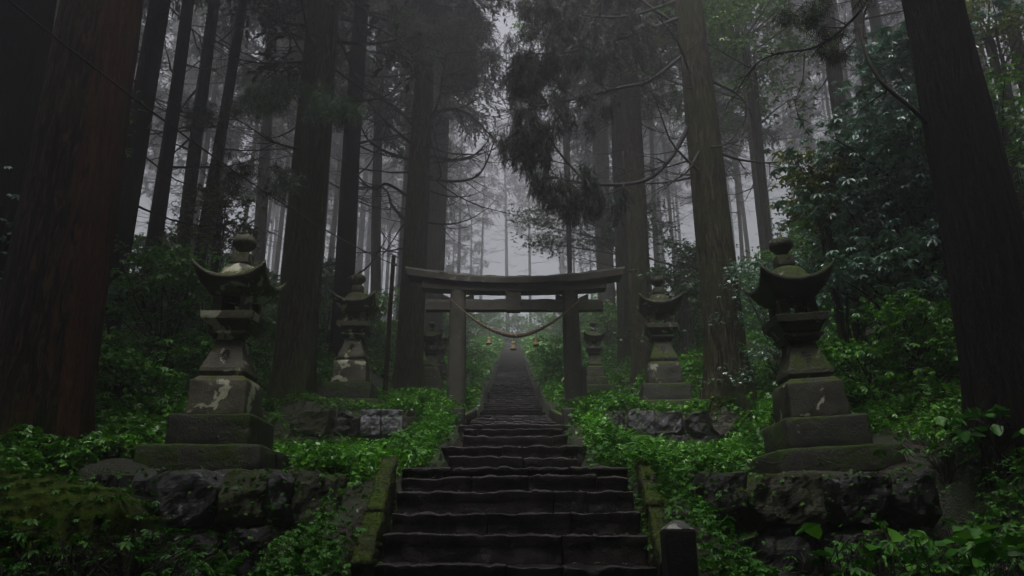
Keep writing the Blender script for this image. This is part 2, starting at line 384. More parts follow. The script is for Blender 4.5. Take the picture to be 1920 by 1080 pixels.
# ------------------------------------------------------------------ stone steps
def step_mesh(w_, depth, rise, seed, blocks):
    mb = MB(); r = random.Random(seed)
    cuts = [0]+sorted(r.uniform(.12, .88) for _ in range(blocks-1))+[1]
    cuts = [c for i, c in enumerate(cuts) if i == 0 or c-cuts[i-1] > .14]
    cuts[-1] = 1
    for a, bb in zip(cuts[:-1], cuts[1:]):
        L = (bb-a)*w_-.003
        V, F = rock_box(L, depth, rise+.06, (max(4, int(L/.04)), 5, 7), .009+r.random()*.006, .012, seed=r.random()*99, freq=12)
        V[:, 0] += (a+bb)/2*w_-w_/2; V[:, 1] += depth/2+r.uniform(-.015, .015); V[:, 2] += -rise-.06+r.uniform(-.008, .008)
        V[:, 2] += .011*vn(V[:, 0]*2.2+seed, V[:, 1]*1.5)+.009*fbm(V[:, 0]*16, V[:, 1]*12, seed, 3)
        V[:, 1] += np.where(V[:, 2] < -.055, .035, 0)
        ang = r.uniform(-.008, .008); V[:, 2] += V[:, 0]*ang
        mb.add(V, F)
    return mb
low = empty('stone_staircase', (.03, 5, -.6)); tag(low, 'wide lower flight of worn dark stone steps between two mossy sloping kerbs', 'steps')
S1 = [(4.6, -.78, 1.76), (5.1, -.59, 1.76), (5.55, -.39, 1.9), (6.0, -.19, 2.08), (6.4, .02, 2.1), (6.83, .2, 2.12), (7.18, .4, 2.14), (7.5, .56, 2.16), (7.85, .67, 2.26)]
for k, (y, z, w_) in enumerate(S1):
    zp = S1[k-1][1] if k else z-.2
    yn = S1[k+1][0] if k+1 < len(S1) else 9.2
    step_mesh(w_, yn-y+.12, z-zp, 100+k, 4).build('step', M_STEP, low, smooth=True, loc=(0, y-5, z+.6))
def kerb(p0, p1, wd, th, parent, seed):
    p0, p1 = Vector(p0), Vector(p1); d = p1-p0; L = d.length
    V, F = rock_box(wd, L, th, (5, int(L/.08)+4, 4), .025, .016, seed=seed, freq=5)
    V[:, 2] -= th
    o = mesh('kerb', V, F, M_KERB, parent, True)
    o.matrix_local = Matrix.Translation((p0+p1)/2-parent.location)@(d.to_track_quat('Y', 'Z').to_matrix().to_4x4())
    return o
kerb((-1.09, 5.9, -.16), (-1.14, 6.62, .22), .16, .3, low, 1)
kerb((-1.14, 6.64, .24), (-1.21, 7.75, .76), .15, .3, low, 2)
kerb((1.15, 5.9, -.16), (1.22, 6.78, .27), .15, .3, low, 3)
kerb((1.22, 6.8, .29), (1.30, 7.8, .76), .14, .3, low, 4)
up = empty('stone_staircase', (.02, 9, .7)); tag(up, 'long narrow upper stairway climbing under the gate into the fog', 'steps')
S2 = [(9.1, .9, 1.5), (9.6, 1.08, 1.8), (10.5, 1.32, 1.42), (11.2, 1.5, 1.44), (12.0, 1.68, 1.7), (12.7, 1.82, 1.42), (13.4, 1.95, 1.42), (14.2, 2.09, 1.42), (15.0, 2.23, 1.42), (15.8, 2.37, 1.42), (16.6, 2.52, 1.42)]
y, z = 16.6, 2.52
while y < 74:
    y += .64; z = float(np.interp(y, BY, BZ))
    S2.append((y, z, 1.42+.05*math.sin(y*3)))
for k, (y, z, w_) in enumerate(S2):
    zp = S2[k-1][1] if k else z-.25
    yn = S2[k+1][0] if k+1 < len(S2) else y+.6
    step_mesh(w_, yn-y+.1, z-zp, 300+k, 2).build('step', M_STEP, up, smooth=True, loc=(random.uniform(-.03, .03) if y < 30 else 0, y-9, z-.7))
for sx in (-1, 1):
    kerb((sx*.84+.02, 13.1, 2.0), (sx*.84+.02, 16.8, 2.68), .09, .25, up, 10+sx)
    V, F = rock_box(.2, .2, .42, (5, 5, 5), .02, .008, seed=sx+9); 
    po = mesh('kerb_post', V, F, M_DARKR, None, True, loc=((-.88 if sx < 0 else .93), 12.75, 1.62))
    tag(po, 'stub of dark stone at the %s end of the gate stairway kerb' % ('left' if sx < 0 else 'right'), 'stone post')

# ------------------------------------------------------------------ retaining walls of rough stones
def chisel(V, k, r, ctr, lo=.72, hi=.93):
    V = V-ctr; ext = np.abs(V).max(0)
    for _ in range(k):
        n_ = np.array([r.gauss(0, 1), r.gauss(0, 1)-.4, r.gauss(0, 1)]); n_ /= np.linalg.norm(n_)
        sup = (V@n_).max(); d = sup*r.uniform(lo, hi); t_ = V@n_-d
        V = V-np.where(t_ > 0, t_, 0)[:, None]*n_
    return V+ctr
def drywall(name, label, x0, x1, yf, rows, seed, mats, dep=.45, corner=None):
    r = random.Random(seed)
    root = empty(name, ((x0+x1)/2, yf, rows[0][0])); tag(root, label, 'stone wall', 'rough retaining walls under the lanterns')
    for (z0, z1, cols) in rows:
        edges = [x0]
        tot = sum(c[0] for c in cols)
        for c in cols: edges.append(edges[-1]+(x1-x0)*c[0]/tot)
        for (a, bb), (wd, mi) in zip(zip(edges[:-1], edges[1:]), cols):
            W = bb-a-.02; H = z1-z0-.015
            V, F = rock_box(W, dep, H, (16, 8, 14), .03 if mi else .018, .035 if mi else .012, seed=r.random()*99, freq=5)
            if mi: V = chisel(V, 11, r, np.array([0, 0, H/2]))
            V[:, 1] += (.009 if mi else .02)*fbm(V[:, 0]*14+seed, V[:, 2]*14, V[:, 1]*8, 3)
            sk = r.uniform(-.08, .08); V[:, 0] += (V[:, 2]-H/2)*sk; V[:, 2] *= 1+r.uniform(-.05, .03)
            V[:, 1] += .02*fbm(V[:, 0]*9+seed, V[:, 2]*9, V[:, 1]*5, 3)
            yo = r.uniform(-.05, .04)
            mesh('stone', V, F, mats[mi], root, False, loc=((a+bb)/2-root.location.x, yo+dep/2, z0-rows[0][0]), rot=(r.uniform(-.04, .04), r.uniform(-.03, .03), r.uniform(-.06, .06)))
    return root
M_GREYR = stone_mat('grey_broken_rock', (.012, .012, .014), (.062, .061, .071), lichen=(.14, .135, .155), lich_thr=.62, moss=(.02, .032, .004), moss_thr=.72, rough=.6, scale=1.5)
MW = [M_PALE, M_DARKR, M_MOSSR, M_GREYR]
drywall('stone_wall', 'rough wall of wet grey and mossy stones under the front left lantern', -3.95, -1.62, 7.32,
        [(-.45, .10, [(1.1, 1), (1.0, 1), (.9, 1), (.8, 2)]), (.11, .62, [(.55, 1), (.4, 3), (.8, 3), (.62, 2), (.3, 3), (.6, 2)])], 5, MW)
drywall('stone_wall', 'rough wall of moss covered stones under the front right lantern', 1.75, 3.9, 7.3,
        [(-.45, .10, [(.7, 1), (1.0, 1), (.9, 1), (.6, 1)]), (.11, .60, [(.55, 1), (.95, 2), (.85, 1), (.5, 1)])], 8, MW)
drywall('stone_wall', 'mossy retaining wall with two square pale stones under the middle left lantern', -4.1, -1.78, 14.2,
        [(1.42, 1.78, [(1, 1), (.8, 1), (.6, 1), (.55, 1), (.35, 2)]), (1.79, 2.27, [(.9, 2), (.55, 1), (.42, 0), (.44, 0), (.26, 2)])], 11, MW)
drywall('stone_wall', 'low wall of dark jagged stones under the middle right lantern', 1.7, 4.2, 14.2,
        [(1.40, 1.80, [(.7, 1), (.6, 1), (.8, 1), (.7, 1), (.5, 2)]), (1.81, 2.26, [(.5, 1), (.55, 3), (.7, 3), (.5, 1), (.6, 2)])], 14, MW)

def blob(rx, ry, rz, seed, amp=.12, n=36, freq=1.6, flat=.0):
    th = np.linspace(0, np.pi, n//2+1); ph = np.linspace(0, 2*np.pi, n, endpoint=False)
    T, Pp = np.meshgrid(th, ph, indexing='ij')
    d = np.stack([np.sin(T)*np.cos(Pp), np.sin(T)*np.sin(Pp), np.cos(T)], -1).reshape(-1, 3)
    a = 1+amp*fbm(d[:, 0]*freq+seed, d[:, 1]*freq, d[:, 2]*freq+seed*2, 4)
    sq = np.sign(d)*np.abs(d)**.75
    V = sq*a[:, None]*np.array([rx, ry, rz])
    F = []
    m = n//2+1
    for i in range(m-1):
        for j in range(n):
            F.append([i*n+j, (i+1)*n+j, (i+1)*n+(j+1) % n, i*n+(j+1) % n])
    return V, F
def boulder(loc, r3, seed, mat, label, amp=.12):
    V, F = blob(*r3, seed, amp)
    return tag(mesh('boulder', V, F, mat, None, True, loc=loc), label, 'boulder')
M_MOUND = stone_mat('mossy_mound_rock', (.012, .014, .006), (.03, .032, .015), lichen=(.08, .08, .05), lich_thr=.72, moss=(.035, .06, .003), moss_thr=.50, rough=.75)
B1 = boulder((-3.55, 5.15, -.25), (1.25, .8, .63), 3, M_MOUND, 'large low boulder blanketed in moss at the front left', .10)
B2 = boulder((-1.75, 6.7, -.35), (.28, .26, .33), 8, M_MOSSR, 'rounded boulder overgrown with tiny creepers below the front left wall')
boulder((-1.62, 14.05, 1.62), (.28, .22, .17), 21, M_DARKR, 'brown fallen stone below the two square pale stones')

# post at lower right
pr = empty('stone_post', (1.035, 5.05, -.93)); tag(pr, 'square dark stone post with a pointed pale cap beside the lower steps', 'stone post')
V, F = rock_box(.19, .19, .98, (5, 5, 8), .012, .005, seed=4); mesh('shaft', V, F, stone_mat('black_wet_stone', (.002, .002, .002), (.007, .007, .006), lich_thr=.8, moss_thr=.9, rough=.9), pr, True)
V, F = rock_box(.19, .19, .06, (6, 6, 4), .008, .004, seed=6, taper=(.25, .25)); mesh('cap', V, F, stone_mat('pale_cap_stone', (.03, .03, .026), (.16, .16, .15), lichen=(.34, .34, .32), lich_thr=.56, moss_thr=.86), pr, True, loc=(0, 0, .98))

# ------------------------------------------------------------------ lanterns
def frustum(mb, z0, z1, w0, w1, n=1):
    V, F = rock_box(1, 1, z1-z0, (7, 7, 5), .012, 0, taper=(1, 1))
    V[:, 2] = np.clip(V[:, 2], 0, z1-z0); t = V[:, 2]/(z1-z0)
    s = w0+(w1-w0)*t
    V[:, 0] *= s; V[:, 1] *= s; V[:, 2] += z0
    a = .006*fbm(V[:, 0]*9, V[:, 1]*9, V[:, 2]*9, 3); V[:, 0] += a*np.sign(V[:, 0]); V[:, 1] += a*np.sign(V[:, 1])
    mb.add(V, F)
def lathe(prof, n=24):
    V = []; F = []
    for r, z in prof:
        for k in range(n):
            a = 2*math.pi*k/n; V.append((r*math.cos(a), r*math.sin(a), z))
    for i in range(len(prof)-1):
        for k in range(n): F.append([i*n+k, i*n+(k+1) % n, (i+1)*n+(k+1) % n, (i+1)*n+k])
    F.append([(len(prof)-1)*n+k for k in range(n)]); F.append([k for k in range(n)][::-1])
    return V, F
STROKES = {
 'offering': [((.25, .86), (.75, .86)), ((.2, .72), (.8, .72)), ((.12, .58), (.88, .58)), ((.5, 1), (.44, .58)), ((.44, .58), (.08, .3)), ((.52, .6), (.92, .3)), ((.32, .34), (.7, .34)), ((.26, .2), (.76, .2)), ((.5, .46), (.5, 0))],
 'worn': [((.48, 1), (.58, .93)), ((.2, .85), (.8, .85)), ((.12, .62), (.9, .66)), ((.5, .62), (.5, .1)), ((.34, .5), (.2, .32)), ((.66, .5), (.82, .36)), ((.36, .34), (.62, .38)), ((.3, .06), (.7, .1))],
}
def carving(parent, kind, z0, hgt, yface, slope):
    mb = MB()
    for (a, bb) in STROKES[kind]:
        ax, az = (a[0]-.5)*hgt*.9, z0+a[1]*hgt; bx, bz = (bb[0]-.5)*hgt*.9, z0+bb[1]*hgt
        d = Vector((bx-ax, 0, bz-az)); L = d.length; d.normalize(); pn = Vector((-d.z, 0, d.x))*.0058
        pts = []
        for s, e in ((0, 1), (0, -1), (1, -1), (1, 1)):
            x = ax+d.x*L*s+pn.x*e*(1 if s == 0 else .55); z = az+d.z*L*s+pn.z*e*(1 if s == 0 else .55)
            pts.append((x, yface(z), z))
        V = [(p[0], p[1]-.007, p[2]) for p in pts]+[(p[0], p[1]+.01, p[2]) for p in pts]
        mb.add(V, [[0, 1, 2, 3], [7, 6, 5, 4], [0, 4, 5, 1], [1, 5, 6, 2], [2, 6, 7, 3], [3, 7, 4, 0]])
    mb.build('carved_character', M_CUT, parent)
def roof_mesh(half=.415):
    n = 20; V = []; F = []
    g = np.linspace(-1, 1, n+1)
    A, B = np.meshgrid(g, g); r = np.maximum(abs(A), abs(B)); cornr = np.minimum(abs(A), abs(B))
    # plan: sides curve inward slightly, corners reach out
    pull = 1-.06*(1-cornr**2)*(r**3)
    lift = .17*(cornr**2.6)*(r**3)
    zt = 2.20+lift+.10*np.clip(1-r, 0, 1)**.9+.12*np.clip((.72-r)/.72, 0, 1)**.6*0
    dome = .22*np.sqrt(np.clip(1-((A**2+B**2)/.36), 0, 1))
    zt = np.where(dome > 0, 2.235+dome*.9+.02, zt)
    zt = np.maximum(zt, 2.20+lift+.08*(1-r))
    top = np.stack([A*half*pull, B*half*pull, zt], -1).reshape(-1, 3)
    # underside: from the thin eave slopes in and down to the flat bottom
    zu = np.where(r > .93, 2.20+lift-.05, 2.20+lift*.9-.05-(.93-r)/.93*.38)
    zu = np.maximum(zu, 1.99)
    bot = np.stack([A*half*pull*.985, B*half*pull*.985, zu], -1).reshape(-1, 3)
    m = (n+1); N0 = m*m
    for i in range(n):
        for j in range(n):
            q = i*m+j
            F.append([q, q+1, q+m+1, q+m]); F.append([N0+q, N0+q+m, N0+q+m+1, N0+q+1])
    ring = [j for j in range(m)]+[i*m+n for i in range(1, m)]+[n*m+j for j in range(n-1, -1, -1)]+[i*m for i in range(n-1, 0, -1)]
    for a, bb in zip(ring, ring[1:]+ring[:1]): F.append([bb, a, N0+a, N0+bb])
    V = np.concatenate([top, bot]); V[:, 2] += .006*fbm(V[:, 0]*8, V[:, 1]*8, 0, 3)
    return V, F
def make_lantern(mat, carve):
    root = empty('stone_lantern')
    for (z0, z1, w_, nm, sd_) in ((0, .275, 1.28, 'plinth', 1), (.275, .62, .88, 'plinth', 2)):
        V, F = rock_box(w_, w_, z1-z0, (12, 12, 6), .022, .014, seed=sd_, freq=4)
        mesh(nm, V, F, M_PLINTH, root, True, loc=(0, 0, z0))
    V, F = rock_box(.64, .64, .40, (9, 9, 6), .02, .010, seed=5, freq=5, taper=(.97, .97))
    mb = MB(); mb.add(V+np.array([0, 0, .62]), F); frustum(mb, 1.0, 1.065, .60, .50)
    mb.build('base_block', mat, root, True)
    # shaft: flaring pyramid
    mb = MB(); zz = np.linspace(0, 1, 9)
    prof = [(1.065, .46), (1.12, .50), (1.16, .49), (1.25, .42), (1.35, .355), (1.45, .305), (1.5, .28)]
    V = []; F = []
    e = 7
    for (z, w_) in prof:
        g = np.linspace(-.5, .5, e)
        sq = [(x, -.5) for x in g[:-1]]+[(.5, y) for y in g[:-1]]+[(x, .5) for x in g[::-1][:-1]]+[(-.5, y) for y in g[::-1][:-1]]
        for x, y in sq: V.append((x*w_, y*w_, z))
    m = 4*(e-1)
    for i in range(len(prof)-1):
        for k in range(m): F.append([i*m+k, i*m+(k+1) % m, (i+1)*m+(k+1) % m, (i+1)*m+k])
    mb.add(V, F); sh = mb.build('shaft', mat, root, False)
    def yf(z): return -np.interp(z, [p[0] for p in prof], [p[1]/2 for p in prof])
    carving(sh, carve, 1.235, .15, yf, 0)
    # capital
    mb = MB(); frustum(mb, 1.495, 1.55, .34, .40); frustum(mb, 1.55, 1.585, .44, .44); frustum(mb, 1.585, 1.60, .38, .40)
    frustum(mb, 1.60, 1.71, .40, .53); frustum(mb, 1.705, 1.80, .58, .60)
    mb.build('capital', mat, root, False)
    # fire box: four corner posts, sill and lintel
    mb = MB()
    for sx in (-1, 1):
        for sy in (-1, 1):
            V, F = rock_box(.115, .115, .2, (3, 3, 3), .008, 0); mb.add(V+np.array([sx*.155, sy*.155, 1.81]), F)
    V, F = rock_box(.44, .44, .022, (4, 4, 3), .006, 0); mb.add(V+np.array([0, 0, 1.795]), F)
    mb.build('fire_box', mat, root, False)
    V, F = roof_mesh(); mesh('roof', V, F, mat, root, True)
    mb = MB(); V, F = rock_box(.21, .21, .135, (5, 5, 4), .012, .004); mb.add(V+np.array([0, 0, 2.44]), F)
    V, F = lathe([(.05, 2.57), (.055, 2.60), (.085, 2.635), (.128, 2.675), (.142, 2.72), (.132, 2.765), (.095, 2.80), (.045, 2.82), (.0, 2.825)]); mb.add(V, F)
    fo = mb.build('finial', mat, root, True)
    return root
LN = 'stone lanterns flanking the stairs'
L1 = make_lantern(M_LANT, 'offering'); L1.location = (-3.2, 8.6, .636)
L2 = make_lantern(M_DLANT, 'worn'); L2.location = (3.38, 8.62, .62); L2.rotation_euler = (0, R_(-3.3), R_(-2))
def lcopy(src, loc, rz, s, label):
    o = copy_tree(src); o.location = loc; o.rotation_euler = (0, 0, rz); o.scale = (s, s, s); tag(o, label, 'stone lantern', LN); return o
tag(L1, 'tall lichen spotted stone lantern with moss on its round finial at front left', 'stone lantern', LN)
tag(L2, 'large dark stone lantern leaning slightly inward at front right', 'stone lantern', LN)
lcopy(L1, (-3.29, 15.65, 2.29), 0, 1.1, 'stone lantern above the two square pale wall stones left of the gate')
lcopy(L2, (3.12, 15.65, 2.27), R_(-5), 1.09, 'dark stone lantern on the jagged wall right of the gate')
lcopy(L2, (-2.3, 21.5, 3.80), 0, .76, 'small stone lantern just left of the left gate post beyond the gate')
lcopy(L1, (-2.42, 25.4, 4.78), 0, .72, 'farthest small stone lantern half hidden behind the left gate post')
lcopy(L2, (2.36, 21.6, 3.84), 0, .76, 'small stone lantern beyond the gate just right of the right post')
for (x, y, z, s) in ((-2.3, 21.5, 3.5, 1), (2.36, 21.6, 3.54, 1), (-2.42, 25.4, 4.48, 1)):
    V, F = rock_box(1.3, 1.2, .42, (8, 8, 5), .05, .03, seed=x*3)
    tag(mesh('footing_stone', V, F, M_MOSSR, None, True, loc=(x, y, z-.12)), 'mossy footing block under the %s small lantern beyond the gate' % ('right' if x > 0 else ('nearer left' if y < 23 else 'farthest')), 'footing')

# ------------------------------------------------------------------ torii gate
TY = 16.5
tor = empty('torii_gate', (.05, TY, 2.45)); tag(tor, 'weathered stone torii gate with upswept top beam spanning the stairs', 'gate')
def zz(v, Y=TY): return Zv(v, Y)-2.45
def xx(u, v, Y=TY): return P(u, v, Y).x-.05
for sx, ub, ut in ((-1, 855, 859.5), (1, 1078, 1068)):
    xb, xt = xx(ub, 778), xx(ut, 545); zt = zz(543)
    prof = []; V = []; F = []; n = 16; K = 14
    for k in range(K+1):
        t = k/K; z = -.3+(zt+.3)*t; r = .232-.042*t; xc = xb+(xt-xb)*t
        for a in range(n):
            an = 2*math.pi*a/n; c_, s_ = math.cos(an), math.sin(an)
            rr = r*(1+.03*vn(c_*2+sx, s_*2, z*2))
            e = .55
            V.append((xc+math.copysign(abs(c_)**e, c_)*rr*.93, math.copysign(abs(s_)**e, s_)*rr*.93, z))
    for k in range(K):
        for a in range(n): F.append([k*n+a, k*n+(a+1) % n, (k+1)*n+(a+1) % n, (k+1)*n+a])
    mesh('post', V, F, M_TORII, tor, True)
    if sx > 0:
        V, F = rock_box(.34, .36, 1.15, (6, 6, 8), .04, .02, seed=33); mesh('post_sleeve', V, F, M_TORII, tor, True, loc=(xb+.09, .05, -.05))
def beam(name, x0, x1, zfun, th, dp, mat, seed, slant=0, n=48, yo=0, amp=.012):
    """beam following zfun(x) for its lower edge, th may be a function"""
    V = []; F = []; K = 12
    for k in range(n+1):
        t = k/n; x = x0+(x1-x0)*t; zb = zfun(x); h = th(x) if callable(th) else th
        dv = dp/2
        ring = [(-dv, 0), (-dv*1.0, .33), (-dv*1.0, .7), (-dv*.9, .97), (-dv*.5, 1.0), (0, 1.04), (dv*.5, 1.0), (dv*.9, .97), (dv, .7), (dv, .33), (dv, 0), (0, -.0)]
        for y, s in ring:
            sl = slant*(2*t-1)*(s)*h*(1 if t in (0, 1) else abs(2*t-1)**8)
            rg = amp*fbm(x*4+seed, y*4, s*2, 3)*(2.0 if s > .9 else 1)
            V.append((x+sl, y+yo+rg*.5, zb+s*h+rg))
    for k in range(n):
        for a in range(K): F.append([k*K+a, (k+1)*K+a, (k+1)*K+(a+1) % K, k*K+(a+1) % K])
    F.append(list(range(K))); F.append([n*K+a for a in range(K)][::-1])
    mesh(name, V, F, mat, tor, False)
xl, xr = xx(768, 500), xx(1163, 500); xc0 = (xl+xr)/2; hl = (xr-xl)/2
zc_ = zz(530, TY-.25)
def curve(x): return zc_+.30*abs((x-xc0)/hl)**2.1*.62
beam('top_beam', xl, xr, curve, lambda x: .175+.05*abs((x-xc0)/hl)**2, .52, M_TORII, 1, slant=.35, amp=.008)
xl2, xr2 = xx(793, 530), xx(1135, 530)
beam('lintel', xl2, xr2, lambda x: curve(x)*.55+(zz(546)*.45+.0)-.115, lambda x: (curve(x)-.004)-(curve(x)*.55+zz(546)*.45-.115), .36, M_TORII, 2, slant=.1, amp=.008)
xl3, xr3 = xx(799, 573), xx(1130, 573)
beam('tie_beam', xl3, xr3, lambda x: zz(583), zz(563)-zz(583), .24, M_TORII, 3, amp=.007)
# centre strut with scalloped sides, on the front of the tie beam
mb = MB()
prof = [(0, .145), (.06, .165), (.12, .15), (.2, .165), (.28, .16), (.36, .175), (.40, .155), (.46, .17), (.56, .165), (.75, .165)]
zb = zz(581, TY-.17); zt = zz(540, TY-.17)+.12
V = []; 
for f_, w_ in prof:
    z = zb+(zt-zb)*f_/.75
    V += [(-w_, -.165, z), (w_, -.165, z), (w_, .1, z), (-w_, .1, z)]
F = [[0, 3, 2, 1], [len(V)-4, len(V)-3, len(V)-2, len(V)-1]]
for i in range(len(prof)-1):
    for k in range(4): F.append([i*4+k, i*4+(k+1) % 4, (i+1)*4+(k+1) % 4, (i+1)*4+k])
mb.add(np.array(V)+np.array([xx(963, 562), 0, 0]), F); mb.build('centre_strut', M_TORII, tor)
for ub, ut in ((857, 859.5), (1075, 1069)):
    xp = xx((ub+ut)/2, 560)
    for s in (-1, 1):
        x0 = xp+s*.15; x1 = xp+s*.36; z0 = zz(563)+.004
        V = [(x0, -.11, z0), (x1, -.11, z0), (x1, -.11, z0+.12), (x0, -.11, z0+.02), (x0, .11, z0), (x1, .11, z0), (x1, .11, z0+.12), (x0, .11, z0+.02)]
        F = [[0, 1, 2, 3], [7, 6, 5, 4], [0, 4, 5, 1], [1, 5, 6, 2], [2, 6, 7, 3], [3, 7, 4, 0]]
        mesh('wedge', V, F, M_TORII, tor, False)
# twisted rope
def catpt(t, Yr=TY-.27):
    u = 843+(1090-843)*t; v = 559+(71)*(1-(2*t-1)**2*.25-(abs(2*t-1)**1.7)*.75)
    return P(u, v, Yr)
K = 150; base = np.array([catpt(k/K) for k in range(K+1)])
lines = []
for s in range(3):
    pts = []; rad = []
    for k in range(K+1):
        t = k/K; R = .011+.021*math.sin(math.pi*t)**1.6; ph = t*78+s*2*math.pi/3
        pts.append(base[k]+np.array([0, math.cos(ph)*R*.75, math.sin(ph)*R*.75])); rad.append(R*.72*(1+.15*random.random()))
    lines.append((pts, rad))
for q_ in range(90):      # loose straws
    k = random.randint(30, K-30); p0 = base[k]; d = np.array([random.uniform(-1, 1), random.uniform(-.6, .6), random.uniform(-1, .5)])*.07
    lines.append(([p0, p0+d*.6, p0+d], [.004, .003, .001]))
V, F = tube_arrays(lines, 6)
tag(mesh('straw_rope', V, F, M_ROPE), 'twisted straw rope sagging between the two gate posts', 'rope')
for u, v0, v1, v2, lab in ((917, 617, 633, 645, 'left of the three straw tassels hanging from the gate rope'), (963, 629, 641, 656, 'lowest middle straw tassel hanging from the gate rope'), (1005.5, 616, 632, 648, 'right of the three straw tassels hanging from the gate rope')):
    p0 = P(u, v0, TY-.27); p1 = P(u, v1, TY-.27); p2 = P(u, v2, TY-.27)
    r0 = .048 if 'middle' in lab else .044
    rt = empty('straw_tassel', p2); tag(rt, lab, 'tassel', 'straw tassels on the gate rope')
    h = p1.z-p2.z
    V, F = lathe([(.0, h), (r0, h), (r0*1.08, h*.8), (r0*.95, h*.7), (r0*1.3, h*.2), (r0*1.55, 0), (r0*.6, .0)], 14); V = np.array(V)
    V[:, :2] *= (1+.12*vn(V[:, 0]*90, V[:, 1]*90, V[:, 2]*3))[:, None]
    mesh('bundle', V, F, M_STRAW, rt, True)
    V, F = tube_arrays([([(0, 0, h-.01), (.004, 0, (h+p0.z-p2.z)/2), (0, 0, p0.z-p2.z+.02)], [.008]*3)], 6)
    mesh('cord', V, F, M_ROPE, rt, True)

# ------------------------------------------------------------------ trees
def limb(p0, az, L, rise, r0, rs, n=9, hook=.5, wob=.05):
    """a curved bough leaving p0: sags, then turns up at its end"""
    pts = []; a = az; p = np.array(p0, float); el = rise
    for k in range(n):
        pts.append(p.copy())
        st = L/(n-1)
        a += rs.uniform(-1, 1)*wob*3; e = el+hook*((k/(n-1))**1.6)*2.0
        p = p+st*np.array([math.cos(a)*math.cos(e), math.sin(a)*math.cos(e), math.sin(e)+rs.uniform(-1, 1)*wob])
    return np.array(pts), np.linspace(r0, r0*.18, n)
def twigs(pts, rad, rs, cnt, Lm, r=.006, droop=-.3):
    out = []
    for _ in range(cnt):
        i = rs.randint(2, len(pts)-1); f = rs.random(); i2 = min(i+1, len(pts)-1)
        p = pts[i]*(1-f)+pts[i2]*f
        d = pts[min(i+1, len(pts)-1)]-pts[i-1]; az = math.atan2(d[1], d[0])+rs.choice((-1, 1))*rs.uniform(.4, 1.3)
        L = Lm*rs.uniform(.4, 1.1)
        tp, tr = limb(p, az, L, droop+rs.uniform(-.3, .5), min(r*1.6, rad[i]*.6), rs, 6, rs.uniform(-.3, .6), .09)
        tr = np.maximum(tr, r*.35); out.append((tp, tr))
        for _ in range(2):
            j = rs.randint(1, 4); az2 = az+rs.choice((-1, 1))*rs.uniform(.4, 1.2)
            q, qr = limb(tp[j], az2, L*.4, droop+rs.uniform(-.4, .3), r*.5, rs, 4, .2, .1); out.append((q, np.maximum(qr, r*.25)))
    return out
def trunk_arrays(base, axis, H, r_at, seed, flare=.5, n=96, buttress=5):
    zs = np.concatenate([np.linspace(-.5, 1.6, 22), np.linspace(1.7, 12, 80), np.linspace(12.8, H, 18)])
    V = []
    an = np.linspace(0, 2*np.pi, n, endpoint=False)
    for z in zs:
        r = r_at(z); fl = flare*math.exp(-max(z, -.3)/.55)
        lob = 1+fl*(.55+.6*np.cos(an*buttress+seed+.6*np.sin(an*2+seed)))
        w_ = 1+.045*fbm(np.cos(an)*1.6+seed, np.sin(an)*1.6, z*.35, 3)+.03*vn(np.cos(an)*6+seed, np.sin(an)*6, z*.25)+(.035*(np.abs(vn(an*11+.6*math.sin(z*.9), z*.55+seed*3, seed))-.35)+.012*vn(an*25, z*1.6, seed) if n > 40 else 0)
        cx = base[0]*0+axis[0]*z+.05*vn(z*.15+seed, 0, 0)*min(z, 5)/5; cy2 = axis[1]*z+.05*vn(0, z*.15+seed, 0)*min(max(z, 0), 5)/5
        V.append(np.stack([cx+np.cos(an)*r*lob*w_, cy2+np.sin(an)*r*lob*w_, np.full(n, z)], -1))
    V = np.concatenate(V); m = len(zs); i = np.arange(m-1)[:, None]*n; j = np.arange(n)[None]; j2 = (j+1) % n
    return V, np.stack([i+j, i+j2, i+n+j2, i+n+j], -1).reshape(-1, 4)
def crown_arrays(z0, z1, Lmax, rs, nl, per, T, size, axis=(0, 0), sector=None, droop=-.35):
    """boughs and hanging cedar foliage between z0 and z1"""
    L = []; pos = []; yaw = []; pit = []; sz = []
    for k in range(nl):
        f = (k+rs.random())/nl; z = z0+(z1-z0)*f
        Lk = Lmax*(1-.8*f**1.3)*rs.uniform(.65, 1.1)*(.75+.25*min(1, f*6))
        az = rs.uniform(0, 2*math.pi) if sector is None else rs.uniform(*sector)
        pts, rad = limb((axis[0]*z, axis[1]*z, z), az, Lk, -.15+.35*f, .05*(1-f)+.018, rs, 8, .3, .05)
        L.append((pts, rad))
        for s in range(4):
            i = rs.randint(2, 6); a2 = az+rs.choice((-1, 1))*rs.uniform(.35, .9)
            q, qr = limb(pts[i], a2, Lk*rs.uniform(.25, .45), -.2, .014, rs, 5, .2, .07); L.append((q, qr))
            for _ in range(per//5):
                g = rs.uniform(.2, 1)*4; a = int(min(g, 3)); p = q[a]+(q[a+1]-q[a])*(g-a)
                pos.append(p+np.array([rs.gauss(0, .13), rs.gauss(0, .13), rs.gauss(-.08, .12)])*size*2.2); yaw.append(a2-math.pi/2+rs.gauss(0, .8)); pit.append(droop+rs.gauss(0, .5)); sz.append(size*rs.uniform(.6, 1.25))
        for _ in range(per//3):
            g = rs.uniform(.35, 1)*7; a = int(min(g, 6)); p = pts[a]+(pts[a+1]-pts[a])*(g-a)
            pos.append(p+np.array([rs.gauss(0, .2), rs.gauss(0, .2), rs.gauss(-.1, .15)])*size*2.2); yaw.append(az-math.pi/2+rs.gauss(0, .9)); pit.append(droop+rs.gauss(0, .5)); sz.append(size*rs.uniform(.6, 1.25))
    pos = np.array(pos); yaw = np.array(yaw); pit = np.array(pit); sz = np.array(sz)
    FV, FF = scatter(T[0], T[1], pos, yaw, pit, rng.uniform(-.6, .6, len(pos)), sz)
    BV, BF = tube_arrays(L, 4)
    return FV, FF, BV, BF
_crowns = {}
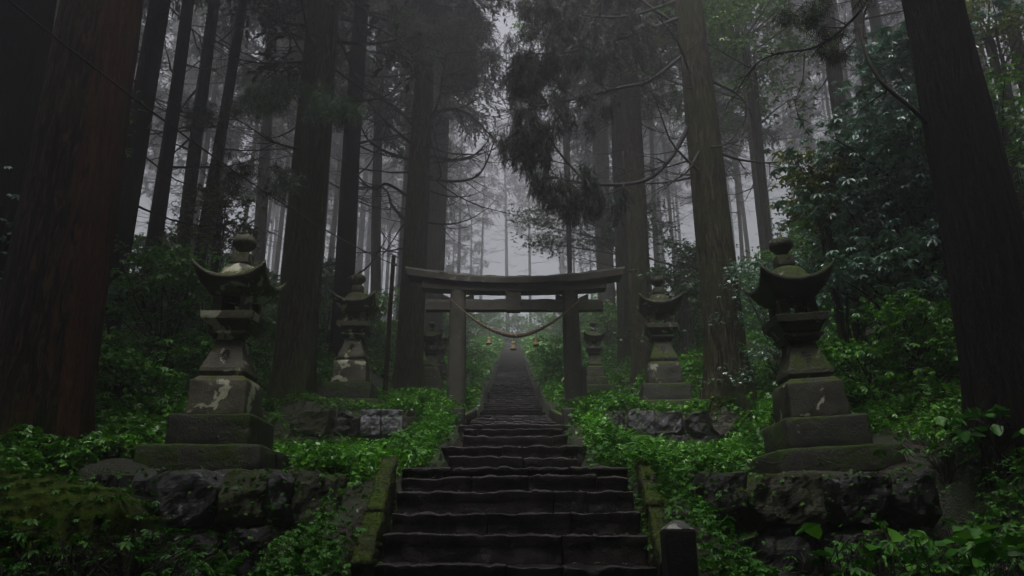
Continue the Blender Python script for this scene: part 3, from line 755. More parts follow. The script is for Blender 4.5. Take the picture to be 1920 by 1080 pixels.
def crown_mesh(kind):
    """shared crown meshes: origin at the trunk foot, straight axis"""
    if kind not in _crowns:
        rs = random.Random(hash(kind) % 1000 if not isinstance(kind, int) else kind)
        z0 = (11.5, 13, 12, 10.5)[kind % 4]
        FV, FF, BV, BF = crown_arrays(z0, 26, 3.6, rs, 72, 54, SPRAYBIG, .62) if kind < 4 else crown_arrays(z0+(3.5 if kind % 2 == 0 else -2.5), 26, 2.6, rs, 38 if kind % 2 == 0 else 52, 30, SPRAYBIG, .6)
        a = mesh('crown', FV, FF, M_CEDAR, None, False); b_ = mesh('bough', BV, BF, M_BARKFAR, None, True)
        _crowns[kind] = (a.data, b_.data)
        bpy.data.objects.remove(a); bpy.data.objects.remove(b_)
    return _crowns[kind]
def link(name, data, parent, rot=None, scale=None):
    o = bpy.data.objects.new(name, data); COL.objects.link(o); o.parent = parent
    if rot is not None: o.rotation_euler = rot
    if scale is not None: o.scale = scale
    return o
def hero(label, Y, ub, ut, vb, dpx_b, dpx_t, mat, crown=0, flare=.5, H=27, limbs=(), nb=0, bz=(4, 12), seed=1, group=None, bl=2.4, vt=0, rsc=1.0, zbase=None, dir_bias=None):
    """ub,vb: foot; ut at v=vt; widths measured there"""
    pb = P(ub, vb, Y); g = gz(pb.x, Y) if zbase is None else zbase
    pt = P(ut, vt, Y); hz = pt.z-g
    zb_ = Y*CT+g*ST; zt_ = Y*CT+pt.z*ST
    r0 = dpx_b/2*zb_/FPX*rsc; r1 = dpx_t/2*zt_/FPX*rsc
    ax = ((pt.x-pb.x)/hz, 0)
    root = empty('cedar_tree', (pb.x, Y, g)); tag(root, label, 'cedar tree', group)
    def r_at(z):
        r = r0+(r1-r0)*min(max(z, 0), hz)/hz
        if z > hz: r = r1*max(.12, 1-(z-hz)/(H-hz+.01)*.9)
        return r
    V, F = trunk_arrays((0, 0), ax, H, r_at, seed, flare); mesh('trunk', V, F, mat, root, True)
    rs = random.Random(seed)
    for k in range(nb):
        z = rs.uniform(*bz); az = rs.uniform(0, 2*math.pi) if dir_bias is None else rs.gauss(dir_bias[0], dir_bias[1])
        pts, rad = limb((ax[0]*z+math.cos(az)*r_at(z)*.7, math.sin(az)*r_at(z)*.7, z), az, bl*rs.uniform(.5, 1.2), rs.uniform(-.5, .1), .035*rs.uniform(.6, 1.2), rs, 10, rs.uniform(.25, .6), .06)
        V, F = tube_arrays([(pts, rad)]+twigs(pts, rad, rs, rs.randint(4, 8), 1.0, .008), 5)
        mesh('branch', V, F, M_TWIG, root, True)
    if crown is not None:
        cm = crown_mesh(crown); az = rs.uniform(0, 6)
        s = Matrix(((1, 0, ax[0], 0), (0, 1, 0, 0), (0, 0, 1, 0), (0, 0, 0, 1)))
        for nm, d in (('crown', cm[0]), ('bough', cm[1])):
            o = link(nm, d, root, rot=(0, math.atan(ax[0]), az))
    return root, ax, r_at
G_A = None
A = hero('huge red barked cedar trunk leaning inward at the left edge of the view', 8.3, 56, 196, 830, 188, 132, M_BARKRED, 4, .22, nb=0, seed=2)
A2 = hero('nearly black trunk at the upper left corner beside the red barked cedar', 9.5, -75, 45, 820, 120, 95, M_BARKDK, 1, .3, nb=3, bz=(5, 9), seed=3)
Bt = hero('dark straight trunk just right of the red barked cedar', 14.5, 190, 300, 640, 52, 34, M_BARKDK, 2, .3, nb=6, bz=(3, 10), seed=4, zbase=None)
F_ = hero('thick mossy cedar with a swollen foot behind the front left lantern', 15.2, 548, 610, 735, 78, 56, M_BARKMOSS, 7, .28, nb=9, bz=(5.5, 9.5), seed=5, bl=2.6)
G_ = hero('slim dark trunk standing behind the middle left lantern', 21, 637, 680, 680, 40, 27, M_BARKDK, 0, .25, nb=12, bz=(2.5, 12), seed=6, bl=2.8)
H_ = hero('tall cedar with flared roots and curling bare boughs left of the gate', 20.5, 766, 803, 715, 52, 30, M_BARK, 1, .5, nb=16, bz=(4, 13), seed=7, bl=4.0)
H2 = hero('paler cedar trunk directly behind the left end of the gate beam', 33, 808, 832, 640, 42, 30, M_BARK, 2, .25, nb=14, bz=(4, 15), seed=8, bl=3.6)
K1 = hero('dark trunk between the gate and the middle right lantern', 22, 1207, 1172, 690, 44, 32, M_BARK, 3, .25, nb=12, bz=(3, 13), seed=9, bl=3.0)
K2 = hero('straight trunk just right of the gate beam end', 28, 1176, 1150, 680, 32, 23, M_BARK, 0, .25, nb=8, bz=(5, 14), seed=10, bl=2.6)
K3 = hero('faded trunk seen behind the right end of the gate beam', 38, 1142, 1112, 660, 32, 24, M_BARKFAR, 1, .25, nb=8, bz=(5, 14), seed=11, bl=2.6)
L_ = hero('big brown cedar with knobbly bark behind the front right lantern', 15, 1366, 1288, 690, 80, 49, M_BARK, 6, .42, nb=10, bz=(4.5, 9.5), seed=12, bl=2.2)
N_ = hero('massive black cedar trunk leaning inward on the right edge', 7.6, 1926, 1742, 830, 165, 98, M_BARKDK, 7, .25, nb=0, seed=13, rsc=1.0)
# smaller trunks in mist on the left
for lab, Y, ub, ut, wb, wt, m_, s in (
    ('thin dark trunk second from the red barked cedar', 18, 268, 352, 30, 20, M_BARKDK, 20),
    ('thin leaning trunk third from the red barked cedar', 20, 325, 402, 26, 20, M_BARKFAR, 21),
    ('slender trunk behind the tip of the front left lantern', 19, 352, 458, 25, 16, M_BARKDK, 22),
    ('lean grey trunk standing between the slim dark trunk and the pole', 30, 706, 714, 20, 14, M_BARKFAR, 23),
    ('grey trunk in mist left of the thick mossy cedar', 32, 478, 515, 24, 17, M_BARKFAR, 24)):
    hero(lab, Y, ub, ut, 600, wb, wt, m_, s % 4, .25, nb=9, bz=(4, 13), seed=s, bl=2.4, group=None)

# the long boughs and hanging foliage of the big brown cedar
def hanging(root, pts_px, Y, r0, mat, name='branch', twn=10, Ys=None, tl=.8):
    ps = []
    for k, (u, v) in enumerate(pts_px):
        yy = Y if Ys is None else Ys[k]
        ps.append(np.array(P(u, v, yy))-np.array(root.location))
    ps = np.array(ps); t = np.linspace(0, len(ps)-1, len(ps)*5)
    # Catmull-Rom resample
    out = []
    for x in t:
        i = int(min(x, len(ps)-2)); f = x-i; p0 = ps[max(i-1, 0)]; p1 = ps[i]; p2 = ps[i+1]; p3 = ps[min(i+2, len(ps)-1)]
        out.append(.5*((2*p1)+(-p0+p2)*f+(2*p0-5*p1+4*p2-p3)*f*f+(-p0+3*p1-3*p2+p3)*f**3))
    out = np.array(out); rad = np.linspace(r0, r0*.3, len(out)); rs = random.Random(int(r0*1e4)+len(out)+int(pts_px[0][0]))
    V, F = tube_arrays([(out, rad)]+twigs(out, rad, rs, twn, tl, .009), 6)
    mesh(name, V, F, mat, root, True)
    return out
def drape(root, name, centers, n, T, size, mat, seed, hang=1.0, sp=.16):
    """foliage falling from points: dense sprays in vertical tails"""
    rs = np.random.default_rng(seed); c = np.array(centers); k = rs.integers(0, len(c), n)
    tails = rs.random(n)**1.1*hang*rs.uniform(.25, 1.1, len(c))[k]
    off = rs.normal(0, sp, (n, 3)); off[:, 2] *= .6
    pos = c[k]+off*(1-.45*tails[:, None]/max(hang, .01)); pos[:, 2] -= tails*rs.uniform(.7, 1, n)
    yaw = rs.uniform(0, 2*np.pi, n); pit = rs.normal(-1.05, .45, n)
    V, F = scatter(T[0], T[1], pos, yaw, pit, rs.uniform(-1, 1, n), size*rs.uniform(.6, 1.3, n))
    return mesh(name, V, F, mat, root, False)
Lr = L_[0]
b1 = hanging(Lr, [(1295, 230), (1262, 290), (1225, 330), (1180, 345), (1110, 345), (1050, 335), (1010, 325)], 15, .06, M_TWIG, twn=24, Ys=[15, 14.9, 14.8, 14.6, 14.4, 14.2, 14.1])
b2 = hanging(Lr, [(1290, 95), (1220, 150), (1160, 165), (1080, 185), (1010, 200), (960, 210)], 15, .05, M_TWIG, twn=26, Ys=[15, 14.8, 14.5, 14.3, 14.1, 14])
b3 = hanging(Lr, [(1285, 30), (1200, 60), (1120, 85), (1050, 100), (985, 100)], 15, .05, M_TWIG, twn=20, Ys=[15, 14.7, 14.5, 14.4, 14.3])
b4 = hanging(Lr, [(1330, 150), (1380, 175), (1400, 200), (1392, 240)], 15, .04, M_TWIG, twn=6)
b5 = hanging(Lr, [(1310, 285), (1290, 320), (1262, 340), (1240, 360)], 15, .03, M_TWIG, twn=6, Ys=[14.7, 14.4, 14.1, 13.9])
b6 = hanging(Lr, [(1275, 0), (1180, 30), (1110, 30), (1040, 20), (980, 0)], 15, .04, M_TWIG, twn=14, Ys=[15, 14.7, 14.4, 14.3, 14.2])
o_ = np.array(Lr.location)
def loc_pts(lst): return [np.array(P(u, v, y))-o_ for u, v, y in lst]
rs = random.Random(77)
def around(lst, n, su, sv, sy=.5):
    out = []
    for _ in range(n):
        u, v, y = rs.choice(lst); out.append((u+rs.gauss(0, su), v+rs.gauss(0, sv), y+rs.gauss(0, sy)))
    return out
def bough_centres(bs, n, seed, f0=.3, sp=.17, down=.0):
    r = np.random.default_rng(seed); out = []
    for _ in range(n):
        b_ = bs[r.integers(0, len(bs))]; f = f0+(1-f0)*r.random()**.7; p = b_[int(f*(len(b_)-1))]
        o = r.normal(0, 1, 3)*np.array([sp, sp*1.8, sp*.7])*(1.3-.3*f); o[2] -= down*abs(r.normal())
        out.append(p+o)
    return out
b7 = hanging(Lr, [(1100, 345), (1060, 300), (1030, 265), (990, 240), (955, 235)], 14.3, .03, M_TWIG, twn=14, Ys=[14.5, 14.6, 14.7, 14.7, 14.8])
b8 = hanging(Lr, [(1080, 185), (1040, 150), (1000, 130), (965, 140)], 14.3, .025, M_TWIG, twn=12, Ys=[14.3, 14.6, 14.9, 15.1])
b9 = hanging(Lr, [(1290, 60), (1230, 20), (1170, -20), (1100, -40), (1020, -40)], 15, .045, M_TWIG, twn=14, Ys=[15, 15.2, 15.4, 15.5, 15.6])
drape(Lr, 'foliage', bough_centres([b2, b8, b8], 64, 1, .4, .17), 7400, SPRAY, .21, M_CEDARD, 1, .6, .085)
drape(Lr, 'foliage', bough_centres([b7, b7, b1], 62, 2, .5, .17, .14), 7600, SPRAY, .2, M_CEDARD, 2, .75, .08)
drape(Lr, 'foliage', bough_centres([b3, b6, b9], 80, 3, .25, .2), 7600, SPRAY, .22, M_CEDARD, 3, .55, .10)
# sprays on the thick mossy cedar
o_ = np.array(F_[0].location)
hanging(F_[0], [(640, 35), (700, 50), (745, 72)], 15, .035, M_TWIG, twn=6, Ys=[15, 14.8, 14.6])
hanging(F_[0], [(585, 5), (545, 30), (520, 42), (545, 70), (530, 120), (490, 155)], 15, .035, M_TWIG, twn=12, Ys=[15, 14.5, 14.2, 14, 13.9, 13.8])
hanging(F_[0], [(560, 280), (510, 265), (470, 240), (430, 215)], 15, .025, M_TWIG, twn=8, Ys=[15, 14.5, 14.2, 14])
drape(F_[0], 'foliage', loc_pts(around([(500, 165, 14), (470, 185, 14), (540, 160, 14.2), (600, 170, 14.3), (640, 190, 14.4), (660, 205, 14.4)], 40, 14, 10, .3)), 1700, TUFT, .20, M_CEDARL, 5, .5, .12)
drape(F_[0], 'foliage', loc_pts(around([(420, 285, 14), (450, 310, 14), (540, 325, 14), (520, 345, 14), (430, 330, 14), (380, 200, 15)], 26, 14, 9, .3)), 900, TUFT, .19, M_CEDAR, 6, .5, .12)
# foliage high on the tall cedar left of the gate
o_ = np.array(H_[0].location)
drape(H_[0], 'foliage', loc_pts(around([(810, 45, 20), (860, 60, 20.3), (770, 40, 20), (880, 30, 21), (830, 90, 20), (900, 90, 21.5), (870, 130, 21.5)], 46, 20, 12, .5)), 2600, TUFT, .34, M_CEDARL, 7, .8, .2)
for k, pp in enumerate(([(778, 240), (740, 200), (700, 180), (680, 150)], [(772, 270), (720, 225), (690, 190), (670, 165)], [(770, 300), (725, 285), (690, 262), (672, 225)], [(765, 368), (725, 345), (700, 355), (672, 330), (668, 305)], [(800, 230), (835, 205), (880, 215), (925, 260)], [(795, 330), (850, 340), (900, 325), (930, 255)], [(762, 415), (735, 385), (722, 355), (680, 350)], [(798, 290), (850, 300), (890, 290), (910, 270)], [(800, 235), (822, 190), (832, 130), (838, 100)])):
    hanging(H_[0], pp, 20.5, .055, M_TWIG, twn=16, Ys=[20.5]+[20.5-.5*(k % 3-1)*q_ for q_ in range(1, len(pp))], tl=1.2)
# long bough of the black trunk on the right
o_ = np.array(N_[0].location)
hanging(N_[0], [(1738, 232), (1700, 195), (1650, 150), (1620, 90), (1618, 40), (1630, 0), (1650, -60)], 7.6, .028, M_TWIG, twn=2, Ys=[7.6, 7.5, 7.5, 7.6, 7.7, 7.8, 7.9], tl=.5)
hanging(N_[0], [(1632, -5), (1590, 45), (1530, 88), (1460, 100), (1420, 118), (1395, 150), (1372, 190)], 7.9, .02, M_TWIG, twn=22, Ys=[7.8, 8, 8.2, 8.4, 8.5, 8.6, 8.7], tl=.35)
hanging(N_[0], [(1508, 100), (1505, 150), (1492, 190), (1500, 225), (1515, 250)], 8.2, .008, M_TWIG, twn=8, tl=.2)
drape(N_[0], 'foliage', loc_pts(around([(1560, 95, 8.2), (1570, 60, 8.1), (1470, 20, 8.4), (1520, 30, 8.3), (1600, 10, 8), (1530, 5, 8)], 24, 14, 8, .2)), 700, TUFT, .12, M_CEDAR, 9, .12, .07)

# background forest: four prototypes, copied
protos = []
for k in range(8):
    root = empty('cedar_tree', (0, 0, 0)); rs = random.Random(50+k)
    r0 = (.19, .16, .22, .14)[k % 4]
    V, F = trunk_arrays((0, 0), (0, 0), 27, lambda z: r0*(1-.55*max(z, 0)/27) if z < 20 else r0*.45*max(.1, (27-z)/7), 60+k, .25, n=12); mesh('trunk', V, F, M_BARKFAR, root, True)
    for q_ in range(9):
        z = rs.uniform(4.5, 13.5); az = rs.uniform(0, 6.28)
        pts, rad = limb((math.cos(az)*.12, math.sin(az)*.12, z), az, rs.uniform(1.4, 3.4), rs.uniform(-.5, .1), .035, rs, 8, rs.uniform(.25, .6), .06)
        V, F = tube_arrays([(pts, rad)]+twigs(pts, rad, rs, 7, 1.1, .012), 4); mesh('branch', V, F, M_TWIG, root, True)
    cm = crown_mesh(k); link('crown', cm[0], root, rot=(0, 0, k)); link('bough', cm[1], root, rot=(0, 0, k))
    protos.append(root)
GB = 'misty cedars of the forest behind the gate'
used = []
def far_tree(x, y, k, s, rz, lean=0):
    if used.count(k) == 0: o = protos[k]
    else: o = copy_tree(protos[k])
    used.append(k)
    o.location = (x, y, gz(x, y)-.1); o.scale = (s, s, s*random.uniform(.9, 1.1)); o.rotation_euler = (random.gauss(0, .012), random.gauss(0, .012)+lean, rz)
    tag(o, 'one of the straight misty cedar trunks of the forest around and beyond the gate, with unseen ones added near the camera for shade', 'cedar tree', GB)
spots = []
def ok(x, y, d): return all((x-a)**2+(y-b)**2 > d*d for a, b in spots)
for a in (A, A2, Bt, F_, G_, H_, H2, K1, K2, K3, L_, N_): spots.append((a[0].location.x, a[0].location.y))
cnt = 0; tries = 0
rf = random.Random(5)
while cnt < 165 and tries < 9000:
    tries += 1
    y = 19+ (rf.random()**1.1)*86; x = rf.uniform(-1, 1)*(9+y*.62)
    if abs(x-.2) < (4.6 if y < 58 else 2.6 if y < 78 else 0): continue
    if y < 27 and abs(x) < 7.5: continue
    if 33 < y < 60 and abs(x-.2) < 5 and rf.random() < .3: continue
    if abs(x-.2) < 4.6 and rf.random() < .35: continue
    if not ok(x, y, 2.2 if y > 30 else 2.9): continue
    spots.append((x, y)); cnt += 1
    far_tree(x, y, rf.randint(0, 3)+(4 if y > 27 else 0), rf.uniform(.85, 1.3), rf.uniform(0, 6.28))
for _ in range(400):  # unseen cedars added beside and behind the camera to shade the foreground
    y = rf.uniform(-13.5, 15); x = rf.uniform(-24, 24)
    if y > -2.5 and abs(x) < 7.5+.45*max(0, y): continue
    if not ok(x, y, 3.1): continue
    spots.append((x, y)); far_tree(x, y, rf.randint(0, 3)+(4 if y > 4 else 0), rf.uniform(1.05, 1.3), rf.uniform(0, 6.28))
for (x, y) in ((-13, 15), (-17, 12), (-11, 9), (-8, 3), (-13, 4), (11.5, 15), (15, 17), (16, 11), (12, 8), (8.5, 2), (14, 3), (-5.5, -4), (6.5, -4), (0.5, -8), (-11, -5), (11, -6), (-16, 18), (9.5, 18), (19, 15), (-9.5, 17.5)):  # further cedars, mostly out of frame, added to close off side light
    if ok(x, y, 2.0): spots.append((x, y)); far_tree(x, y, rf.randint(4, 7), rf.uniform(.95, 1.2), rf.uniform(0, 6.28))

# ------------------------------------------------------------------ broadleaf trees and shrubs
def bush(name, label, x, y, centers, n, T, size, mat, seed, cat='shrub', sp=(.35, .35, .12), stems=7, zb=None, trunk_r=.03, flat=-.25, group=None):
    """centers are (dx,dy,dz) tiers; leaves spread in flat layers round them"""
    g = gz(x, y) if zb is None else zb
    root = empty(name, (x, y, g)); tag(root, label, cat, group)
    rs = np.random.default_rng(seed); c = np.array(centers, float); r2 = random.Random(seed)
    # secondary tips round every centre
    tips = []
    for p in c:
        for _ in range(5): tips.append(p+rs.normal(0, 1, 3)*np.array(sp))
    tips = np.array(tips)
    k = rs.integers(0, len(tips), n)
    pos = tips[k]+rs.normal(0, 1, (n, 3))*np.array(sp)*np.array([.55, .55, .45])
    V, F = scatter(T[0], T[1], pos, rs.uniform(0, 2*np.pi, n), rs.normal(flat, .35, n), rs.normal(0, .35, n), size*rs.uniform(.6, 1.25, n))
    mesh('foliage', V, F, mat, root, False)
    lines = []
    for p in tips[::max(1, len(tips)//(stems*(4 if p[2] < 3 else 2)))]:
        hi = p[2] > 3
        mid = p*(np.array([.04, .04, .82]) if hi else np.array([.35, .35, .55]))+rs.normal(0, .06, 3)
        lines.append(([(0, 0, -.1), tuple(mid*.5), tuple(mid), tuple((mid+p)/2+rs.normal(0, .05, 3)), tuple(p)], [trunk_r, trunk_r*.8, trunk_r*.6, trunk_r*.35, .004]))
    V, F = tube_arrays(lines, 5); mesh('stem', V, F, M_TWIG, root, True)
    return root
def tiers(n, rx, ry, z0, z1, seed, dome=True):
    r = random.Random(seed); out = []
    for _ in range(n):
        z = r.uniform(z0, z1); f = (z-z0)/(z1-z0+1e-6); s = (1-.6*f) if dome else 1
        a = r.uniform(0, 6.28); q = math.sqrt(r.random()); out.append((math.cos(a)*rx*q*s, math.sin(a)*ry*q*s, z))
    return out
def at(u, Y, v=600):
    return P(u, v, Y).x
# right: tall glossy broadleaf mass
bush('broadleaf_tree', 'tall glossy leaved tree with pale sheen in its leaf colour behind the front right lantern', at(1680, 11.8, 420), 11.8, tiers(46, 1.5, 1.3, .6, 4.3, 1, True), 3000, WHORL, .21, M_GLOSS, 31, 'broadleaf tree', (.4, .4, .13), trunk_r=.05, flat=-.1)
bush('broadleaf_tree', 'second glossy tree with whorled leaves coloured for a silvery sheen beside the black trunk', at(1770, 13, 400), 13.2, tiers(40, 1.5, 1.2, 1.5, 5.6, 2, True), 2600, WHORL, .23, M_GLOSS, 32, 'broadleaf tree', (.4, .4, .14), trunk_r=.05, flat=-.1)
bush('broadleaf_tree', 'yellow green leafy crown between the brown cedar and the glossy tree', at(1535, 12.6, 300), 12.6, tiers(16, .8, .7, 2.7, 4.1, 3), 1900, TRI, .14, M_YEL, 33, 'broadleaf tree', (.28, .28, .1), trunk_r=.035)
bush('shrub', 'dark small leaved shrub filling the gap right of the brown cedar', at(1470, 14.2), 14.4, tiers(22, 1.3, .9, .2, 2.4, 4), 2600, TRI, .10, M_GLOSS, 34, sp=(.3, .3, .12))
bush('shrub', 'deep green shrub just behind the roof of the front right lantern', at(1610, 13.4), 13.6, tiers(24, 1.4, .9, .2, 2.6, 5), 2400, TRI, .13, M_COVERD, 35, sp=(.3, .3, .12))
bush('broadleaf_tree', 'orange tinged leafy tree high right of the black trunk', at(1880, 14, 150), 14, tiers(26, 1.5, 1.2, 4.0, 7.2, 6), 1900, TRI, .15, M_YEL, 36, 'broadleaf tree', (.35, .35, .14), trunk_r=.05)
bush('broadleaf_tree', 'green leafy tree lower right of the black trunk', at(1900, 11, 330), 11, tiers(26, 1.2, 1.1, 1.2, 4.6, 7), 2000, TRI, .15, M_BROAD, 37, 'broadleaf tree', (.33, .33, .13), trunk_r=.04)
bush('shrub', 'fresh green bush at the foot of the black trunk', at(1780, 9.6), 10.2, tiers(16, .9, .7, .1, 1.0, 8), 1500, PALM, .13, M_COVER, 38, sp=(.25, .25, .1))
bush('shrub', 'misty bush between the middle right lantern and the brown cedar', at(1292, 21), 21.5, tiers(26, 1.3, 1.0, .2, 3.6, 9), 2600, TRI, .16, M_CEDARL, 39, sp=(.32, .32, .13))
bush('broadleaf_tree', 'tall green crown behind the top of the brown cedar', at(1400, 21, 80), 21, tiers(46, 2.6, 1.6, 7.0, 12.5, 10, False), 3400, TRI, .24, M_BROAD, 40, 'broadleaf tree', (.55, .5, .25), trunk_r=.07)
bush('broadleaf_tree', 'misty layered tree reaching over the stairs above the right beam end', at(1090, 31, 420)+1.9, 31, [(x-1.2+.3*math.sin(z*9), .5*math.cos(x*5), z) for x in np.linspace(-2.8, 2.2, 11) for z in (6.0-.12*x+.4*math.sin(x*3), 7.0-.35*abs(x+.5), 5.0)], 5600, TRI, .17, M_CEDARL, 41, 'broadleaf tree', (.5, .5, .18), trunk_r=.08)
bush('broadleaf_tree', 'fine leaved green crown high over the middle of the stairs', at(1030, 27, 40)+.6, 27, tiers(26, 1.3, 1.2, 13.2, 17, 11, False), 2400, TRI, .2, M_BROAD, 42, 'broadleaf tree', (.5, .4, .3), trunk_r=.06)
bush('shrub', 'dark rounded bush on the bank just right of the misty stairs', at(1045, 24, 690), 24.5, tiers(20, .6, .6, .1, 1.45, 12), 1800, TRI, .13, M_COVERD, 43, sp=(.25, .25, .1))
ms = bush('shrub', 'small misty shrub on the forest slope between the far trunks', 6.6, 24, tiers(20, 1.3, 1.1, .1, 2.2, 130), 2200, TRI, .17, M_BROAD, 131, sp=(.35, .35, .14), group='misty shrubs on the far slopes')
for (x, y, s_) in ((-6.2, 21, .9), (-8.5, 24, 1.2), (-5.2, 27, 1), (-11, 21, 1.1), (-7.5, 31, 1.3), (-4.2, 34, 1), (9.5, 23, 1.2), (5.4, 29, 1), (8.5, 31, 1.3), (12.5, 27, 1.5), (4.6, 36, 1.1), (-13, 29, 1.5), (7.2, 19.5, .9), (-3.9, 41, 1.2), (4.4, 44, 1.2), (-3.2, 50, 1.2), (3.6, 53, 1.3), (-5.5, 55, 1.6), (6.5, 50, 1.5), (-6, 68, 1.6), (6, 70, 1.6), (-2.6, 72, 1.3), (3.2, 76, 1.5), (.6, 81, 1.5), (-1.8, 80, 1.4)):
    o = copy_tree(ms); o.location = (x, y, gz(x, y)-.1); o.scale = (s_, s_, s_); o.rotation_euler = (0, 0, x*2+y)
# left
bush('shrub', 'leafy green shrub between the dark trunks left of the front left lantern', at(300, 13.4), 13.6, tiers(26, 1.5, .9, .3, 2.4, 13), 2600, PALM, .17, M_COVER, 44, sp=(.33, .33, .12))
bush('shrub', 'low green shrub beside the foot of the front left lantern', at(230, 10.8), 11, tiers(16, 1.3, .7, .05, .8, 14), 2000, PALM, .14, M_COVER, 45, sp=(.3, .3, .08))
bush('broadleaf_tree', 'bright green leafy spray above the front left lantern', at(415, 17, 405), 17, tiers(15, 1.0, .7, 2.5, 4.0, 15), 1300, TRI, .15, M_YEL, 46, 'broadleaf tree', (.3, .3, .12), trunk_r=.03)
bush('broadleaf_tree', 'green leafy tree seen between the black trunk and the red barked cedar', at(75, 12.5, 260), 12.5, tiers(40, 1.5, 1.2, 2.2, 6.2, 16, False), 2700, TRI, .16, M_BROAD, 47, 'broadleaf tree', (.35, .35, .16), trunk_r=.05)
bush('shrub', 'dark leafy bush at the far left edge behind the red barked cedar', at(20, 10, 450), 10, tiers(22, .9, .9, .8, 2.8, 17), 1500, PALM, .16, M_GLOSS, 48, sp=(.3, .3, .12))
bush('shrub', 'misty shrub between the thick mossy cedar and the slim dark trunk', at(615, 24, 560), 24, tiers(24, .9, .8, .2, 3.2, 18), 2300, TRI, .15, M_CEDARL, 49, sp=(.3, .3, .13))
bush('shrub', 'pale misty shrub behind the wooden pole', at(700, 29, 600), 29, tiers(26, 1.6, 1.0, .1, 2.8, 19), 2300, TRI, .16, M_BROAD, 50, sp=(.35, .35, .14))
bush('shrub', 'shrub in front of the mist left of the upper stairs', at(872, 30, 640), 31, tiers(16, .8, .8, .05, .7, 20), 1100, TRI, .13, M_CEDARL, 51, sp=(.3, .3, .1))
bush('shrub', 'green shrub on the shaded slope right of the front right lantern', at(1640, 10.4, 640), 10.6, tiers(18, 1.1, .7, .0, .7, 21), 1700, PALM, .13, M_COVER, 52, sp=(.28, .28, .09))
wl = bush('broadleaf_tree', 'dense dark broadleaf tree added out of view around the camera to block low light', -4.5, -8, tiers(46, 2.6, 2.0, .3, 10.5, 90, False), 3600, PALM, .42, M_COVERD, 91, 'broadleaf tree', (.7, .6, .4), trunk_r=.06, group='unseen broadleaf trees added for shade', zb=-2.6)  # out-of-view foliage added to keep low sky light off the foreground
for (x, y, s_, a_) in ((0.3, -10.5, 1.1, 1), (4.8, -8, 1, 2), (9, -6, 1.1, 3), (-9, -6, 1.1, 4), (-13, -2, 1.1, 5), (13, -2, 1.1, 6), (-15, 5, 1.1, 1.5), (16, 5, 1.1, 2.5), (8.6, -1.5, .8, 3.3), (-8.8, -1.2, .8, .3), (-2.2, -12, 1.2, 4), (3, -12.5, 1.2, 5)):
    o = copy_tree(wl); o.location = (x, y, gz(x, y)-.3); o.scale = (s_, s_, s_); o.rotation_euler = (0, 0, a_)
# big leaved herbs at the lower right and left
k = 0
for (u, v, Y, n, s) in ((1700, 905, 6.6, 60, .15), (1800, 930, 6.0, 60, .16), (1880, 880, 6.3, 60, .16), (1640, 1010, 5.6, 46, .15), (1740, 1010, 5.4, 60, .15), (1850, 1020, 5.2, 60, .16), (1560, 1050, 5.6, 34, .12), (1920, 960, 5.6, 50, .16), (1760, 830, 7.6, 60, .13), (1860, 800, 7.4, 60, .14)):
    x = P(u, v, Y).x; z0 = Zv(v, Y)-.35; r = random.Random(k); k += 1
    bush('leafy_herb', 'large leaved herb in the dark bank at the lower right of the view', x, Y, [(r.gauss(0, .22), r.gauss(0, .22), r.uniform(.15, .55)) for _ in range(9)], n, PALM if k % 2 else (OVAL*np.array([1.3, 1, 1]), OVALF), s, M_COVERD, 60+k, 'plant', (.12, .12, .06), zb=min(z0, gz(x, Y)+.1), trunk_r=.006, group='large leaved herbs on the lower right bank', flat=-.35)
for (u, v, Y, n, s) in ((60, 1010, 4.6, 40, .09), (150, 1040, 4.5, 46, .09), (250, 1010, 4.7, 30, .08), (300, 1060, 4.6, 36, .09), (60, 1075, 4.3, 30, .09)):
    x = P(u, v, Y).x; r = random.Random(k); k += 1
    bush('leafy_herb', 'small leaved creeper clump growing over the big mossy boulder', x, Y, [(r.gauss(0, .2), r.gauss(0, .12), r.uniform(.08, .3)) for _ in range(8)], n, PALM, s, M_COVERD, 90+k, 'plant', (.1, .08, .04), zb=Zv(v, Y)-.2, trunk_r=.005, group='creeper clumps on the big mossy boulder')

# ------------------------------------------------------------------ ground cover
def cover(name, mat, n, xr, yr, T, size, dens, seed, hmax=.14, zf=None, flat=-.15, szp=0, lift=0):
    rs = np.random.default_rng(seed)
    y = yr[0]+(yr[1]-yr[0])*rs.random(n)**1.0; x = rs.uniform(*xr, n)
    keep = rs.random(n) < dens(x, y); x, y = x[keep], y[keep]
    z = ground(x, y)
    cl = .5+.5*vn(x*3.1, y*3.1, seed)           # clumps stand higher
    h = lift+hmax*(.1+.9*rs.random(len(x)))*(.35+.9*cl)
    s = size*rs.uniform(.55, 1.35, len(x))*(1+szp*np.clip((y-12)/20, 0, 3))
    V, F = scatter(T[0], T[1], np.stack([x, y, z+h], -1), rs.uniform(0, 2*np.pi, len(x)), rs.normal(flat, .38, len(x)), rs.normal(0, .38, len(x)), s)
    return tag(mesh(name, V, F, mat, None, False), kind='stuff')
def free(x, y):
    ax = np.abs(x-.03)
    hw = np.where(y < 8, 1.24, .9)+.07*vn(y*2.2, np.sign(x)*3)
    f = sm(0, .12, ax-hw)
    for (lx, ly, w_) in ((-3.2, 8.35, .98), (3.38, 8.35, 1.0), (-3.29, 15.65, .77), (3.12, 15.65, .75), (-2.3, 20.9, 1.1), (2.36, 21.0, 1.1), (-2.42, 25, .8)):
        f = f*(1-((np.abs(x-lx) < w_) & (np.abs(y-ly) < w_)))
    return f
